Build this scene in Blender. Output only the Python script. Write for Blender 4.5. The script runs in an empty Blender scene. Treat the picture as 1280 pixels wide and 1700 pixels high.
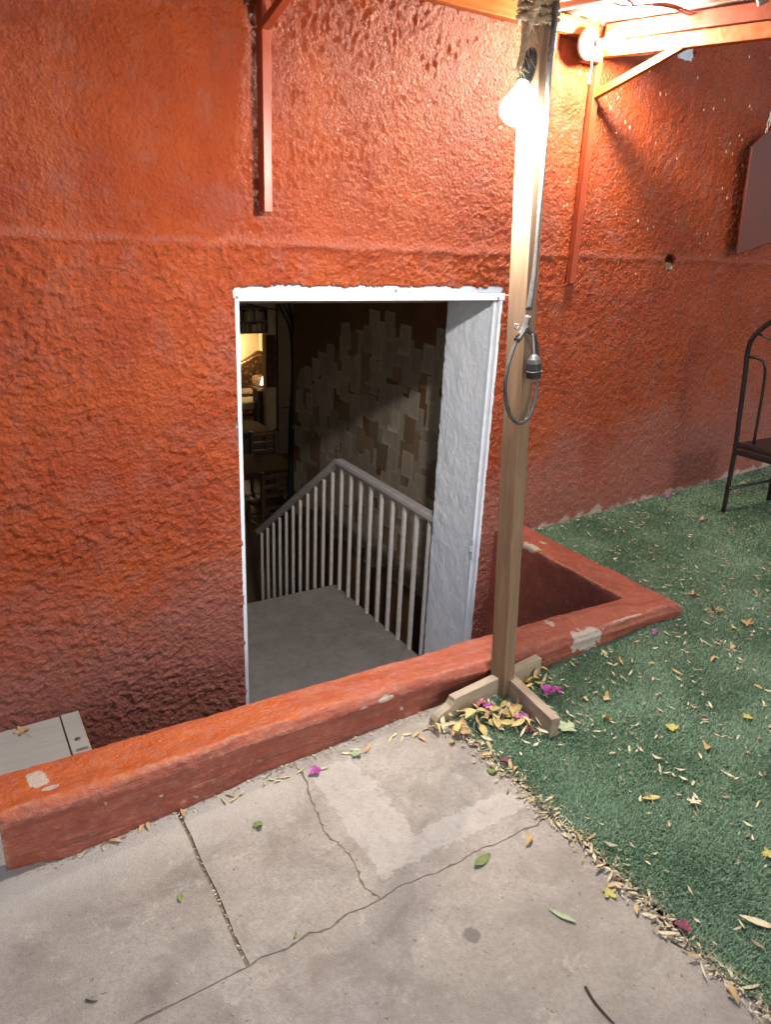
import bpy, bmesh, math, random
import numpy as np
from mathutils import Vector, Matrix

random.seed(7)
RNG = np.random.default_rng(11)
S = bpy.context.scene
COL = S.collection
PI = math.pi

# ------------------------------------------------------------------ camera, sky, sun, exposure
F_PX, CAM = 1227.93, Vector((0.0, -2.87334, 1.45))
R_ = Vector((0.85517836, -0.51661956, 0.04212119))
U_ = Vector((0.14519715, 0.31677198, 0.93732241))
FW = Vector((0.49758191, 0.79546197, -0.34590823))
cam = bpy.data.cameras.new('camera')
cam_o = bpy.data.objects.new('camera', cam)
COL.objects.link(cam_o)
m3 = Matrix((R_, U_, -FW)).transposed()
cam_o.matrix_world = Matrix.Translation(CAM) @ m3.to_4x4()
cam.sensor_fit = 'VERTICAL'
cam.sensor_height = 36.0
cam.lens = F_PX / 1700 * 36
cam.clip_start = 0.05
cam.clip_end = 200
S.camera = cam_o

SUN_ELEV, SUN_ROT = math.radians(24), math.radians(183)
SUN_STRENGTH, SKY_STRENGTH = 0.52, 0.135
BULB_A, BULB_B = 2800.0, 2000.0           # emission of the two lit bulbs
world = bpy.data.worlds.new('World')
S.world = world
world.use_nodes = True
wn = world.node_tree
sky = wn.nodes.new('ShaderNodeTexSky')
sky.sky_type = 'NISHITA'
sky.sun_disc = False
sky.sun_elevation = SUN_ELEV
sky.sun_rotation = SUN_ROT
bg = wn.nodes['Background']
bg.inputs['Strength'].default_value = SKY_STRENGTH
wn.links.new(sky.outputs['Color'], bg.inputs['Color'])
sun = bpy.data.lights.new('sun', 'SUN')
sun.energy = SUN_STRENGTH
sun.angle = math.radians(7)
sun.color = (1.0, 0.95, 0.9)
sun_o = bpy.data.objects.new('sun', sun)
COL.objects.link(sun_o)
sdir = Vector((math.sin(SUN_ROT) * math.cos(SUN_ELEV), math.cos(SUN_ROT) * math.cos(SUN_ELEV), math.sin(SUN_ELEV)))
sun_o.rotation_euler = sdir.to_track_quat('Z', 'Y').to_euler()
vs = S.view_settings
vs.view_transform = 'Standard'
vs.look = 'None'
vs.exposure = 0.18
vs.gamma = 1.0
vs.use_curve_mapping = False
S.render.engine = 'CYCLES'
S.cycles.use_denoising = True
S.cycles.denoising_prefilter = 'NONE'
S.cycles.max_bounces = 8
S.cycles.sample_clamp_indirect = 6.0

# ------------------------------------------------------------------ picture ray -> place in the world
def ray(px, py):
    return FW + R_ * ((px - 640) / F_PX) + U_ * ((850 - py) / F_PX)
GA, GB = -0.206, 0.052                   # the ground rises gently to the right
def gz(x):
    return GA + GB * x
def G(px, py, off=0.0):
    d = ray(px, py)
    t = (GA + off + GB * CAM.x - CAM.z) / (d.z - GB * d.x)
    return CAM + d * t
def P(px, py, ax, v):
    d = ray(px, py)
    return CAM + d * ((v - CAM[ax]) / d[ax])

# ------------------------------------------------------------------ numpy noise
def _h(ix, iy, seed):
    n = (ix.astype(np.int64) * 374761393 + iy.astype(np.int64) * 668265263 + seed * 1442695041) & 0xFFFFFFFF
    n = ((n ^ (n >> 13)) * 1274126177) & 0xFFFFFFFF
    n = (n ^ (n >> 16)) & 0xFFFFFFFF
    return n.astype(np.float64) / 4294967295.0 * 2 * PI
def perlin(x, y, seed=0):
    ix, iy = np.floor(x), np.floor(y)
    fx, fy = x - ix, y - iy
    u, v = fx ** 3 * (fx * (fx * 6 - 15) + 10), fy ** 3 * (fy * (fy * 6 - 15) + 10)
    def g(dx, dy):
        a = _h(ix + dx, iy + dy, seed)
        return np.cos(a) * (fx - dx) + np.sin(a) * (fy - dy)
    a = g(0, 0) + u * (g(1, 0) - g(0, 0))
    b = g(0, 1) + u * (g(1, 1) - g(0, 1))
    return (a + v * (b - a)) * 1.5
def fbm(x, y, octv=4, seed=0, gain=0.5):
    s, a = 0, 1
    for o in range(octv):
        s = s + a * perlin(x * 2 ** o, y * 2 ** o, seed + o)
        a *= gain
    return s

# ------------------------------------------------------------------ mesh helpers
class MB:
    """collects shapes into one mesh"""
    def __init__(s):
        s.v, s.f = [], []
    def add(s, vs_, fs):
        k = len(s.v)
        s.v += [tuple(p) for p in vs_]
        s.f += [tuple(i + k for i in f) for f in fs]
        return s
    def box(s, x0, x1, y0, y1, z0, z1, M=None):
        p = [Vector((x, y, z)) for z in (z0, z1) for y in (y0, y1) for x in (x0, x1)]
        if M is not None:
            p = [M @ q for q in p]
        return s.add(p, [(0, 2, 3, 1), (4, 5, 7, 6), (0, 1, 5, 4), (2, 6, 7, 3), (0, 4, 6, 2), (1, 3, 7, 5)])
    def bar(s, a, b, w, h, up=(0, 0, 1)):
        a, b, up = Vector(a), Vector(b), Vector(up)
        d = (b - a).normalized()
        sx = d.cross(up).normalized()
        sy = sx.cross(d).normalized()
        p = [q + sx * i * w / 2 + sy * j * h / 2 for q in (a, b) for i, j in ((-1, -1), (1, -1), (1, 1), (-1, 1))]
        return s.add(p, [(0, 1, 2, 3), (7, 6, 5, 4), (0, 4, 5, 1), (1, 5, 6, 2), (2, 6, 7, 3), (3, 7, 4, 0)])
    def tube(s, path, r, n=8, cap=True):
        path = [Vector(p) for p in path]
        rs = r if isinstance(r, (list, tuple)) else [r] * len(path)
        vs_, fs = [], []
        ref = None
        for i, p in enumerate(path):
            d = (path[min(i + 1, len(path) - 1)] - path[max(i - 1, 0)]).normalized()
            if ref is None:
                ref = d.orthogonal().normalized()
            ref = (ref - d * ref.dot(d)).normalized()
            b = d.cross(ref)
            for k in range(n):
                a = 2 * PI * k / n
                vs_.append(p + (ref * math.cos(a) + b * math.sin(a)) * rs[i])
        for i in range(len(path) - 1):
            for k in range(n):
                k2 = (k + 1) % n
                fs.append((i * n + k, i * n + k2, (i + 1) * n + k2, (i + 1) * n + k))
        if cap:
            fs.append(tuple(range(n - 1, -1, -1)))
            e = (len(path) - 1) * n
            fs.append(tuple(range(e, e + n)))
        return s.add(vs_, fs)
    def lathe(s, o, ax, prof, n=20):
        ax = Vector(ax).normalized()
        a = ax.orthogonal().normalized()
        b = ax.cross(a)
        o = Vector(o)
        vs_, fs = [], []
        for (t, r) in prof:
            for k in range(n):
                q = 2 * PI * k / n
                vs_.append(o + ax * t + (a * math.cos(q) + b * math.sin(q)) * r)
        for i in range(len(prof) - 1):
            for k in range(n):
                k2 = (k + 1) % n
                fs.append((i * n + k, i * n + k2, (i + 1) * n + k2, (i + 1) * n + k))
        fs.append(tuple(range(n - 1, -1, -1)))
        e = (len(prof) - 1) * n
        fs.append(tuple(range(e, e + n)))
        return s.add(vs_, fs)
    def prism(s, poly, M, h):
        """poly in 2-D, extruded along local z by h, placed with M"""
        n = len(poly)
        vs_ = [M @ Vector((x, y, 0)) for x, y in poly] + [M @ Vector((x, y, h)) for x, y in poly]
        fs = [tuple(range(n - 1, -1, -1)), tuple(range(n, 2 * n))]
        fs += [(i, (i + 1) % n, n + (i + 1) % n, n + i) for i in range(n)]
        return s.add(vs_, fs)
    def mesh(s, name, m, smooth=False, bevel=0.0, seg=2):
        me = bpy.data.meshes.new(name)
        me.from_pydata(s.v, [], s.f)
        if bevel:
            b = bmesh.new()
            b.from_mesh(me)
            es = [e for e in b.edges if len(e.link_faces) == 2 and e.calc_face_angle(0) > 0.5]
            bmesh.ops.bevel(b, geom=es, offset=bevel, segments=seg, profile=0.5, affect='EDGES', clamp_overlap=True)
            b.to_mesh(me)
            b.free()
        bm = bmesh.new()
        bm.from_mesh(me)
        bmesh.ops.recalc_face_normals(bm, faces=bm.faces)
        bm.to_mesh(me)
        bm.free()
        if m:
            me.materials.append(m)
        if smooth:
            me.polygons.foreach_set('use_smooth', [True] * len(me.polygons))
        return me
    def build(s, name, m, parent=None, smooth=False, bevel=0.0, **k):
        return link(name, s.mesh(name, m, smooth, bevel), parent, **k)
def link(name, me, parent=None, label=None, cat=None, group=None, kind=None, loc=None):
    o = bpy.data.objects.new(name, me)
    COL.objects.link(o)
    if loc is not None:
        o.location = loc
    if parent is not None:
        o.parent = parent
        pl = Vector((0, 0, 0))
        p = parent
        while p is not None:
            pl += p.location
            p = p.parent
        if loc is None:
            o.location = -pl
    return tag(o, label, cat, group, kind)
def tag(o, label=None, cat=None, group=None, kind=None):
    for k, v in (('label', label), ('category', cat), ('group', group), ('kind', kind)):
        if v:
            o[k] = v
    return o
def thing(name, label, cat, loc=(0, 0, 0), group=None, kind=None):
    o = bpy.data.objects.new(name, None)
    COL.objects.link(o)
    o.location = loc
    o.empty_display_size = 0.05
    return tag(o, label, cat, group, kind)
def np_mesh(name, co, faces, m, smooth=True):
    """faces: int array (n, 4) or (n, 3)"""
    me = bpy.data.meshes.new(name)
    n, k = faces.shape
    me.vertices.add(len(co))
    me.vertices.foreach_set('co', np.ascontiguousarray(co, dtype=np.float32).ravel())
    me.loops.add(n * k)
    me.loops.foreach_set('vertex_index', np.ascontiguousarray(faces, dtype=np.int32).ravel())
    me.polygons.add(n)
    me.polygons.foreach_set('loop_start', np.arange(n, dtype=np.int32) * k)
    me.polygons.foreach_set('loop_total', np.full(n, k, dtype=np.int32))
    me.polygons.foreach_set('use_smooth', np.full(n, smooth))
    me.materials.append(m)
    me.update(calc_edges=True)
    return me
def spline(pts, per=8):
    """Catmull-Rom through the points"""
    p = [Vector(q) for q in pts]
    p = [p[0] * 2 - p[1]] + p + [p[-1] * 2 - p[-2]]
    out = []
    for i in range(1, len(p) - 2):
        for k in range(per):
            t = k / per
            a, b, c, d = p[i - 1], p[i], p[i + 1], p[i + 2]
            out.append(0.5 * ((2 * b) + (c - a) * t + (2 * a - 5 * b + 4 * c - d) * t * t + (3 * b - a - 3 * c + d) * t ** 3))
    out.append(p[-2])
    return out

# ------------------------------------------------------------------ material helpers
class NT:
    def __init__(s, name):
        s.m = bpy.data.materials.new(name)
        s.m.use_nodes = True
        s.t = s.m.node_tree
        s.b = s.t.nodes['Principled BSDF']
        s._pos = None
    def n(s, typ, ins=None, out=0, **props):
        nd = s.t.nodes.new('ShaderNode' + typ)
        for k, v in props.items():
            setattr(nd, k, v)
        for k, v in (ins or {}).items():
            sk = nd.inputs[k]
            if isinstance(v, bpy.types.NodeSocket):
                s.t.links.new(v, sk)
            else:
                sk.default_value = v
        return nd.outputs[out]
    @property
    def pos(s):
        if s._pos is None:
            s._pos = s.n('TexCoord', out=3)      # object coordinates
        return s._pos
    def mapv(s, scale=(1, 1, 1), loc=(0, 0, 0), rot=(0, 0, 0)):
        return s.n('Mapping', {'Vector': s.pos, 'Scale': scale, 'Location': loc, 'Rotation': rot})
    def noise(s, scale, detail=4, rough=0.55, vec=None, dist=0.0):
        return s.n('TexNoise', {'Vector': vec or s.pos, 'Scale': scale, 'Detail': detail, 'Roughness': rough, 'Distortion': dist})
    def vor(s, scale, vec=None, out=0, feature='F1'):
        return s.n('TexVoronoi', {'Vector': vec or s.pos, 'Scale': scale}, out=out, feature=feature)
    def math(s, op, a, b=0.0, c=0.0, clamp=False):
        return s.n('Math', {0: a, 1: b, 2: c}, operation=op, use_clamp=clamp)
    def rng(s, v, a, b, c=0.0, d=1.0):
        return s.n('MapRange', {'Value': v, 'From Min': a, 'From Max': b, 'To Min': c, 'To Max': d}, clamp=True)
    def mix(s, f, a, b, blend='MIX'):
        nd = s.t.nodes.new('ShaderNodeMix')
        nd.data_type = 'RGBA'
        nd.blend_type = blend
        for i, v in ((0, f), (6, a), (7, b)):
            if isinstance(v, bpy.types.NodeSocket):
                s.t.links.new(v, nd.inputs[i])
            else:
                nd.inputs[i].default_value = v if i == 0 else (*v, 1)
        return nd.outputs[2]
    def xyz(s):
        nd = s.t.nodes.new('ShaderNodeSeparateXYZ')
        s.t.links.new(s.pos, nd.inputs[0])
        return nd.outputs
    def bump(s, h, strength=0.3, dist=0.01):
        return s.n('Bump', {'Height': h, 'Strength': strength, 'Distance': dist})
    def rand(s):
        return s.n('ObjectInfo', out=5)
    def set(s, color=None, rough=None, normal=None, **k):
        for key, v in (('Base Color', color), ('Roughness', rough), ('Normal', normal), *((a.replace('_', ' '), b) for a, b in k.items())):
            if v is None:
                continue
            if isinstance(v, bpy.types.NodeSocket):
                s.t.links.new(v, s.b.inputs[key])
            else:
                s.b.inputs[key].default_value = (*v, 1) if isinstance(v, tuple) and len(v) == 3 else v
        return s.m
def plain(name, c, rough=0.5, var=0.15, scale=30, bump=0.15, bd=0.002, metal=0.0, spec=0.5):
    t = NT(name)
    n1 = t.noise(scale, 5)
    a = tuple(x * (1 - var) for x in c)
    b = tuple(min(1, x * (1 + var)) for x in c)
    t.set(t.mix(t.rng(n1, 0.3, 0.7), a, b), t.rng(n1, 0.2, 0.8, rough - 0.08, rough + 0.08), t.bump(t.noise(scale * 6, 3), bump, bd),
          Metallic=metal, Specular_IOR_Level=spec)
    return t.m
def woodmat(name, c1, c2, axis='Z', scale=1.0, rough=0.6, spec=0.5):
    t = NT(name)
    sc = {'Z': (28, 28, 1.6), 'X': (1.6, 28, 28), 'Y': (28, 1.6, 28)}[axis]
    v = t.mapv(tuple(x * scale for x in sc))
    g = t.n('TexNoise', {'Vector': v, 'Scale': 1.6, 'Detail': 6, 'Roughness': 0.62, 'Distortion': 0.8})
    f = t.n('TexNoise', {'Vector': v, 'Scale': 7, 'Detail': 4, 'Roughness': 0.7})
    big = t.noise(2.2, 3)
    c = t.mix(t.rng(g, 0.32, 0.68), c1, c2)
    c = t.mix(t.math('MULTIPLY', t.rng(big, 0.5, 0.7), 0.35), c, tuple(x * 0.62 for x in c1))
    c = t.mix(t.math('MULTIPLY', t.rng(f, 0.55, 0.75), 0.4), c, tuple(x * 0.5 for x in c1))
    t.set(c, t.rng(g, 0.3, 0.7, rough - 0.1, rough + 0.12), t.bump(f, 0.35, 0.0012), Specular_IOR_Level=spec)
    return t.m
def glow(name, c, strength):
    t = NT(name)
    t.set((0.9, 0.9, 0.9), 0.4)
    t.b.inputs['Emission Color'].default_value = (*c, 1)
    t.b.inputs['Emission Strength'].default_value = strength
    return t.m

def stucco_material():
    t = NT('orange_red_stucco_paint')
    x, y, z = t.xyz()
    orange = t.mix(t.rng(t.noise(3.0, 5, 0.6), 0.3, 0.7), (0.215, 0.0255, 0.0032), (0.305, 0.051, 0.0042))
    # chalky, washed-out paint: blotches everywhere, and a worn splash zone whose ragged edge follows the ground
    ragged = t.math('ADD', t.rng(t.noise(2.6, 6, 0.65), 0.25, 0.75, -0.34, 0.34), t.rng(t.noise(16, 4), 0.3, 0.7, -0.10, 0.10))
    zz = t.math('SUBTRACT', z, t.math('MULTIPLY', x, 0.16))
    low = t.rng(t.math('ADD', zz, ragged), -0.34, 0.22, 0.95, 0.0)
    blot = t.math('MULTIPLY', t.rng(t.noise(5.5, 6, 0.7), 0.50, 0.66), 0.42)
    ledge = t.rng(t.math('ABSOLUTE', t.math('ADD', t.math('SUBTRACT', z, 1.418), t.rng(t.noise(5, 5), 0.2, 0.8, -0.018, 0.018))), 0.004, 0.020, 1, 0)
    ledge = t.math('MULTIPLY', ledge, t.rng(t.noise(7, 6, 0.7), 0.38, 0.62, 0.08, 0.62))
    chalk = t.math('MAXIMUM', t.math('MAXIMUM', low, blot), ledge)
    chalkc = t.mix(t.noise(40, 3), (0.215, 0.066, 0.048), (0.285, 0.107, 0.080))
    c = t.mix(chalk, orange, chalkc)
    c = t.mix(t.math('MULTIPLY', t.rng(t.noise(110, 3), 0.5, 0.72), 0.30), c, (0.16, 0.022, 0.010))
    streak = t.noise(1.0, 6, 0.7, vec=t.mapv((26, 26, 1.3)))
    c = t.mix(t.math('MULTIPLY', t.rng(streak, 0.54, 0.72), t.rng(t.noise(1.3, 3), 0.42, 0.62, 0, 0.45)), c, (0.13, 0.026, 0.014))
    # little chips where paint flew off, on the right of the door only
    ch = t.n('TexVoronoi', {'Vector': t.mapv((1, 1, 0.6)), 'Scale': 26.0}, feature='F1')
    cm = t.math('MULTIPLY', t.math('LESS_THAN', ch, 0.13), t.math('GREATER_THAN', t.noise(4.3, 2, vec=t.mapv((1, 1, 1), (3.1, 0, 0.4))), 0.535))
    cm = t.math('MULTIPLY', cm, t.math('MULTIPLY', t.rng(x, 2.5, 2.8), t.rng(z, 1.25, 1.5)))
    c = t.mix(cm, c, (0.72, 0.55, 0.40))
    # bare plaster along the foot of the right-hand wall and one patch under the beam
    ft = t.math('ADD', t.math('SUBTRACT', z, t.math('MULTIPLY', x, 0.052)), t.rng(t.noise(9, 5), 0.3, 0.7, -0.035, 0.045))
    c = t.mix(t.math('MULTIPLY', t.math('MULTIPLY', t.rng(ft, -0.195, -0.165, 1, 0), t.rng(x, 2.7, 2.75)), 0.75), c, (0.46, 0.38, 0.33))
    ro = t.math('ADD', t.rng(t.noise(22, 4), 0.3, 0.7, 0.27, 0.52), t.math('MULTIPLY', chalk, 0.34))
    ro = t.math('ADD', ro, t.rng(z, 1.38, 1.44, 0.07, 0.0))
    hh = t.math('ADD', t.noise(85, 8, 0.72), t.math('MULTIPLY', t.vor(70), -0.55))
    t.set(c, ro, t.bump(hh, 1.0, 0.0105), Specular_IOR_Level=0.42)
    return t.m
def parapet_material():
    t = NT('worn_red_parapet_paint')
    x, y, z = t.xyz()
    n1 = t.noise(7, 6, 0.6)
    nrm = t.n('NewGeometry', out=1)
    sep = t.t.nodes.new('ShaderNodeSeparateXYZ')
    t.t.links.new(nrm, sep.inputs[0])
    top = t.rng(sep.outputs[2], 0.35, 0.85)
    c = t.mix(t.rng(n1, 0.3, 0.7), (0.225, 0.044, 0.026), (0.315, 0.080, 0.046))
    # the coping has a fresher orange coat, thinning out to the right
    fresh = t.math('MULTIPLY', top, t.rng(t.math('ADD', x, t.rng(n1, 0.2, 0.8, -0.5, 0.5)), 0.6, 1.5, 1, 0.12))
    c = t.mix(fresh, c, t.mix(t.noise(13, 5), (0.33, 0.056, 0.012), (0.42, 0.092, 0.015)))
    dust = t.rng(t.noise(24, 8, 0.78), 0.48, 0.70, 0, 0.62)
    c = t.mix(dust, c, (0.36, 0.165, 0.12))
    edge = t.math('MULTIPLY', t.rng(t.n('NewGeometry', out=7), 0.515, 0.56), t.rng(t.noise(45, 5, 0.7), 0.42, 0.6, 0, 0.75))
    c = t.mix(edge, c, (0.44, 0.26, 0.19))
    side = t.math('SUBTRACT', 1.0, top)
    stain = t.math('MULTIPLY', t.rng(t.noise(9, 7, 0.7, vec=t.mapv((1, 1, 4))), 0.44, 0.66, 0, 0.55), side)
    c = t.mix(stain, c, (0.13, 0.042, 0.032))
    # chips: small scattered ones plus the three big ones where they are
    wob = t.rng(t.noise(30, 4), 0.2, 0.8, -0.035, 0.035)
    def spot(px, py_, pz, rx, ry, rz):
        vx = t.math('DIVIDE', t.math('SUBTRACT', x, px), rx)
        vy = t.math('DIVIDE', t.math('SUBTRACT', y, py_), ry)
        vz = t.math('DIVIDE', t.math('SUBTRACT', z, pz), rz)
        d = t.math('SQRT', t.math('ADD', t.math('ADD', t.math('MULTIPLY', vx, vx), t.math('MULTIPLY', vy, vy)), t.math('MULTIPLY', vz, vz)))
        return t.math('LESS_THAN', t.math('ADD', d, t.math('MULTIPLY', wob, 16)), 1.0)
    chips = t.math('MULTIPLY', t.math('LESS_THAN', t.math('ADD', t.vor(15), t.math('MULTIPLY', wob, 3.0)), 0.07), t.math('GREATER_THAN', t.noise(3.2, 3), 0.53))
    chips = t.math('MAXIMUM', chips, t.math('MULTIPLY', t.math('GREATER_THAN', t.noise(33, 4, 0.7), 0.70), t.math('GREATER_THAN', t.noise(2.1, 2), 0.52)))
    for a in ((0.087, -0.973, 0, 0.029, 0.034, 0.05), (0.11, -1.02, 0, 0.020, 0.010, 0.05), (2.51, -0.3, 0, 0.024, 0.06, 0.03), (2.6, -0.28, 0, 0.014, 0.02, 0.03),
              (1.17, -1.06, -0.03, 0.028, 0.025, 0.012), (1.08, -1.06, -0.04, 0.018, 0.025, 0.010), (2.02, -0.95, 0, 0.014, 0.03, 0.03), (2.40, -1.06, 0, 0.11, 0.006, 0.010)):
        chips = t.math('MAXIMUM', chips, spot(*a))
    c = t.mix(chips, c, t.mix(t.noise(80, 6, 0.7), (0.30, 0.22, 0.17), (0.50, 0.43, 0.36)))
    cement = spot(2.12, -1.072, -0.03, 0.082, 0.042, 0.06)
    c = t.mix(cement, c, t.mix(t.noise(60, 4), (0.30, 0.26, 0.22), (0.47, 0.42, 0.37)))
    ro = t.rng(t.noise(15, 4), 0.3, 0.7, 0.36, 0.62)
    h = t.math('ADD', t.noise(60, 6, 0.65), t.math('MULTIPLY', chips, -0.5))
    h = t.math('ADD', h, t.math('MULTIPLY', t.noise(1, 5, 0.6, vec=t.mapv((6, 40, 150))), t.math('MULTIPLY', side, 0.8)))
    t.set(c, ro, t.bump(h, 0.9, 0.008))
    return t.m
def concrete_material():
    t = NT('worn_concrete')
    x, y, z = t.xyz()
    big = t.noise(2.3, 6, 0.65)
    c = t.mix(t.rng(big, 0.3, 0.7), (0.275, 0.245, 0.208), (0.455, 0.415, 0.365))
    c = t.mix(t.rng(t.noise(6.5, 8, 0.72, dist=0.6), 0.48, 0.66, 0, 0.72), c, (0.205, 0.178, 0.153))
    c = t.mix(t.rng(t.noise(90, 6, 0.8), 0.45, 0.70, 0, 0.75), c, (0.22, 0.19, 0.165))
    c = t.mix(t.rng(t.noise(3.1, 9, 0.75, vec=t.mapv((1, 1.7, 1), (4, 2, 0)), dist=1.2), 0.52, 0.66, 0, 0.55), c, (0.25, 0.215, 0.185))
    c = t.mix(t.rng(t.noise(13, 9, 0.8, vec=t.mapv((1, 1, 1), (7, 1, 0))), 0.56, 0.70, 0, 0.6), c, (0.56, 0.52, 0.46))
    c = t.mix(t.math('MULTIPLY', t.math('GREATER_THAN', t.noise(62, 3, 0.5), 0.70), 0.7), c, (0.15, 0.125, 0.105))
    # smoother, paler cement skimmed in an L round a bare rectangle
    w = t.rng(t.noise(11, 6, 0.7), 0.2, 0.8, -0.035, 0.035)
    xx, yy = t.math('ADD', x, w), t.math('ADD', y, w)
    def inside(a, b, c_, d):
        f = t.math('MULTIPLY', t.math('GREATER_THAN', xx, a), t.math('LESS_THAN', xx, b))
        return t.math('MULTIPLY', f, t.math('MULTIPLY', t.math('GREATER_THAN', yy, c_), t.math('LESS_THAN', yy, d)))
    skim = t.math('MAXIMUM', inside(0.845, 1.0, -1.585, -1.13), inside(0.845, 1.36, -1.60, -1.515))
    c = t.mix(t.math('MULTIPLY', t.math('MULTIPLY', skim, t.rng(t.noise(30, 8, 0.8), 0.35, 0.5, 0.25, 1.0)), 0.55), c, t.mix(t.noise(20, 5), (0.44, 0.41, 0.375), (0.54, 0.51, 0.47)))
    pale = t.math('MULTIPLY', t.rng(t.math('ADD', y, w), -1.30, -1.16), t.rng(x, 0.75, 0.95, 0.55, 0.0))
    c = t.mix(pale, c, (0.50, 0.465, 0.42))
    for (px, py, r, k) in ((0.943, -1.86, 0.020, 0.7), (0.235, -1.60, 0.055, 0.35), (0.36, -1.53, 0.04, 0.25), (-0.02, -1.35, 0.06, 0.2)):
        d = t.n('VectorMath', {0: t.pos, 1: (px, py, gz(px))}, out=1, operation='DISTANCE')
        c = t.mix(t.rng(t.math('ADD', d, t.math('MULTIPLY', w, 0.4 if r < 0.03 else 1.8)), r * (0.8 if r < 0.03 else 0.3), r * 1.15, k, 0), c, (0.12, 0.105, 0.092))
    fine = t.noise(170, 5, 0.7)
    h = t.math('ADD', fine, t.math('MULTIPLY', t.noise(25, 5, 0.65), 1.2))
    t.set(c, t.rng(big, 0.3, 0.7, 0.72, 0.86), t.bump(h, 0.7, 0.007), Specular_IOR_Level=0.3)
    return t.m
def jamb_material():
    t = NT('white_wall_paint')
    n1 = t.noise(5, 5)
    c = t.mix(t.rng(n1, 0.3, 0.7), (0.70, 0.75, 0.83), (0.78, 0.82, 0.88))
    c = t.mix(t.rng(t.noise(40, 5, 0.7), 0.62, 0.75, 0, 0.5), c, (0.50, 0.50, 0.52))
    h = t.math('ADD', t.noise(45, 4, 0.5), t.math('MULTIPLY', t.noise(14, 3), 1.5))
    t.set(c, 0.42, t.bump(h, 0.5, 0.007))
    return t.m
def paper_material(name, c, ink):
    t = NT(name)
    v = t.pos
    lines = t.n('TexWave', {'Vector': t.pos, 'Scale': 42.0, 'Distortion': 0.0}, out=1, bands_direction='Z')
    words = t.noise(1.0, 3, 0.7, vec=t.mapv((1, 160, 40)))
    x, y, z = t.xyz()
    body = t.math('MULTIPLY', t.math('LESS_THAN', t.math('ABSOLUTE', y), 0.054), t.math('LESS_THAN', t.math('ABSOLUTE', z), 0.082))
    k = t.math('MULTIPLY', t.math('MULTIPLY', t.math('GREATER_THAN', lines, 0.55), t.math('GREATER_THAN', words, 0.43)), body)
    r = t.rand()
    base = t.mix(t.rng(r, 0, 1), tuple(q * 0.66 for q in c), c)
    col = t.mix(t.math('MULTIPLY', k, ink), base, (0.05, 0.045, 0.04))
    t.set(col, 0.6, None)
    return t.m
def leaf_material(name, c1, c2, c3):
    t = NT(name)
    r = t.rand()
    c = t.mix(r, c1, c2)
    c = t.mix(t.rng(t.noise(55, 4, 0.7), 0.48, 0.7, 0, 0.75), c, c3)
    t.set(c, 0.62, t.bump(t.noise(150, 3), 0.4, 0.001), Specular_IOR_Level=0.3)
    return t.m
def turf_material():
    t = NT('green_plastic_turf_blades')
    geo = t.n('NewGeometry', out=8)       # random per island
    c = t.mix(geo, (0.080, 0.165, 0.080), (0.28, 0.40, 0.26))
    c = t.mix(t.rng(t.noise(2.5, 4), 0.4, 0.7, 0, 0.4), c, (0.20, 0.29, 0.20))
    t.set(c, 0.42, None, Specular_IOR_Level=0.5)
    return t.m
def sofa_material():
    t = NT('patterned_upholstery')
    a = t.vor(14)
    c = t.mix(t.rng(a, 0.25, 0.45), (0.36, 0.24, 0.12), (0.07, 0.035, 0.018))
    t.set(t.mix(t.rng(t.noise(18, 3), 0.5, 0.6), c, (0.16, 0.09, 0.04)), 0.75)
    return t.m
def spine_material():
    t = NT('book_spines')
    r = t.rand()
    ramp = t.t.nodes.new('ShaderNodeValToRGB')
    t.t.links.new(r, ramp.inputs[0])
    cr = ramp.color_ramp
    cr.interpolation = 'CONSTANT'
    cols = [(0.30, 0.22, 0.13), (0.08, 0.045, 0.03), (0.45, 0.38, 0.28), (0.16, 0.03, 0.02), (0.05, 0.055, 0.07), (0.35, 0.16, 0.06), (0.55, 0.5, 0.42), (0.1, 0.08, 0.05)]
    while len(cr.elements) < len(cols):
        cr.elements.new(0.5)
    for i, cc in enumerate(cols):
        cr.elements[i].position = i / len(cols)
        cr.elements[i].color = (*cc, 1)
    t.set(ramp.outputs[0], 0.5)
    return t.m
def corrugated_material():
    t = NT('corrugated_roof_sheet')
    c = t.mix(t.rng(t.noise(3, 5), 0.35, 0.7), (0.30, 0.22, 0.19), (0.42, 0.33, 0.29))
    t.set(c, 0.42, t.bump(t.noise(40, 4), 0.2, 0.003), Metallic=0.35)
    return t.m
def turned_wood(): return woodmat('post_wood', (0.165, 0.100, 0.058), (0.265, 0.172, 0.105))

M = {}
M['stucco'] = stucco_material()
M['parapet'] = parapet_material()
M['concrete'] = concrete_material()
M['white'] = jamb_material()
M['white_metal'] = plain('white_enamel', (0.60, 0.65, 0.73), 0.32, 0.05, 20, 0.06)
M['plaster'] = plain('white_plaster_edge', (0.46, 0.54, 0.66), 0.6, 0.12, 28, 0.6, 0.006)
M['core'] = plain('wall_masonry', (0.33, 0.06, 0.035), 0.7)
M['inner_red'] = plain('well_red_paint', (0.33, 0.048, 0.024), 0.5, 0.18, 8, 0.35, 0.006)
M['steel_red'] = plain('orange_red_painted_steel', (0.25, 0.042, 0.016), 0.38, 0.12, 18, 0.12)
M['beam_orange'] = woodmat('orange_varnished_beam', (0.34, 0.078, 0.012), (0.44, 0.125, 0.018), 'X', 0.8, 0.38)
M['roof'] = corrugated_material()
M['post'] = turned_wood()
M['foot_wood'] = woodmat('foot_wood', (0.25, 0.205, 0.15), (0.37, 0.315, 0.235), 'X', 0.9, 0.62)
M['foot_dark'] = woodmat('foot_wood_weathered', (0.20, 0.145, 0.10), (0.36, 0.29, 0.22), 'Y', 0.9, 0.62)
M['grey_wood'] = woodmat('weathered_grey_board', (0.29, 0.28, 0.255), (0.335, 0.322, 0.295), 'X', 0.35, 0.85)
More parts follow.
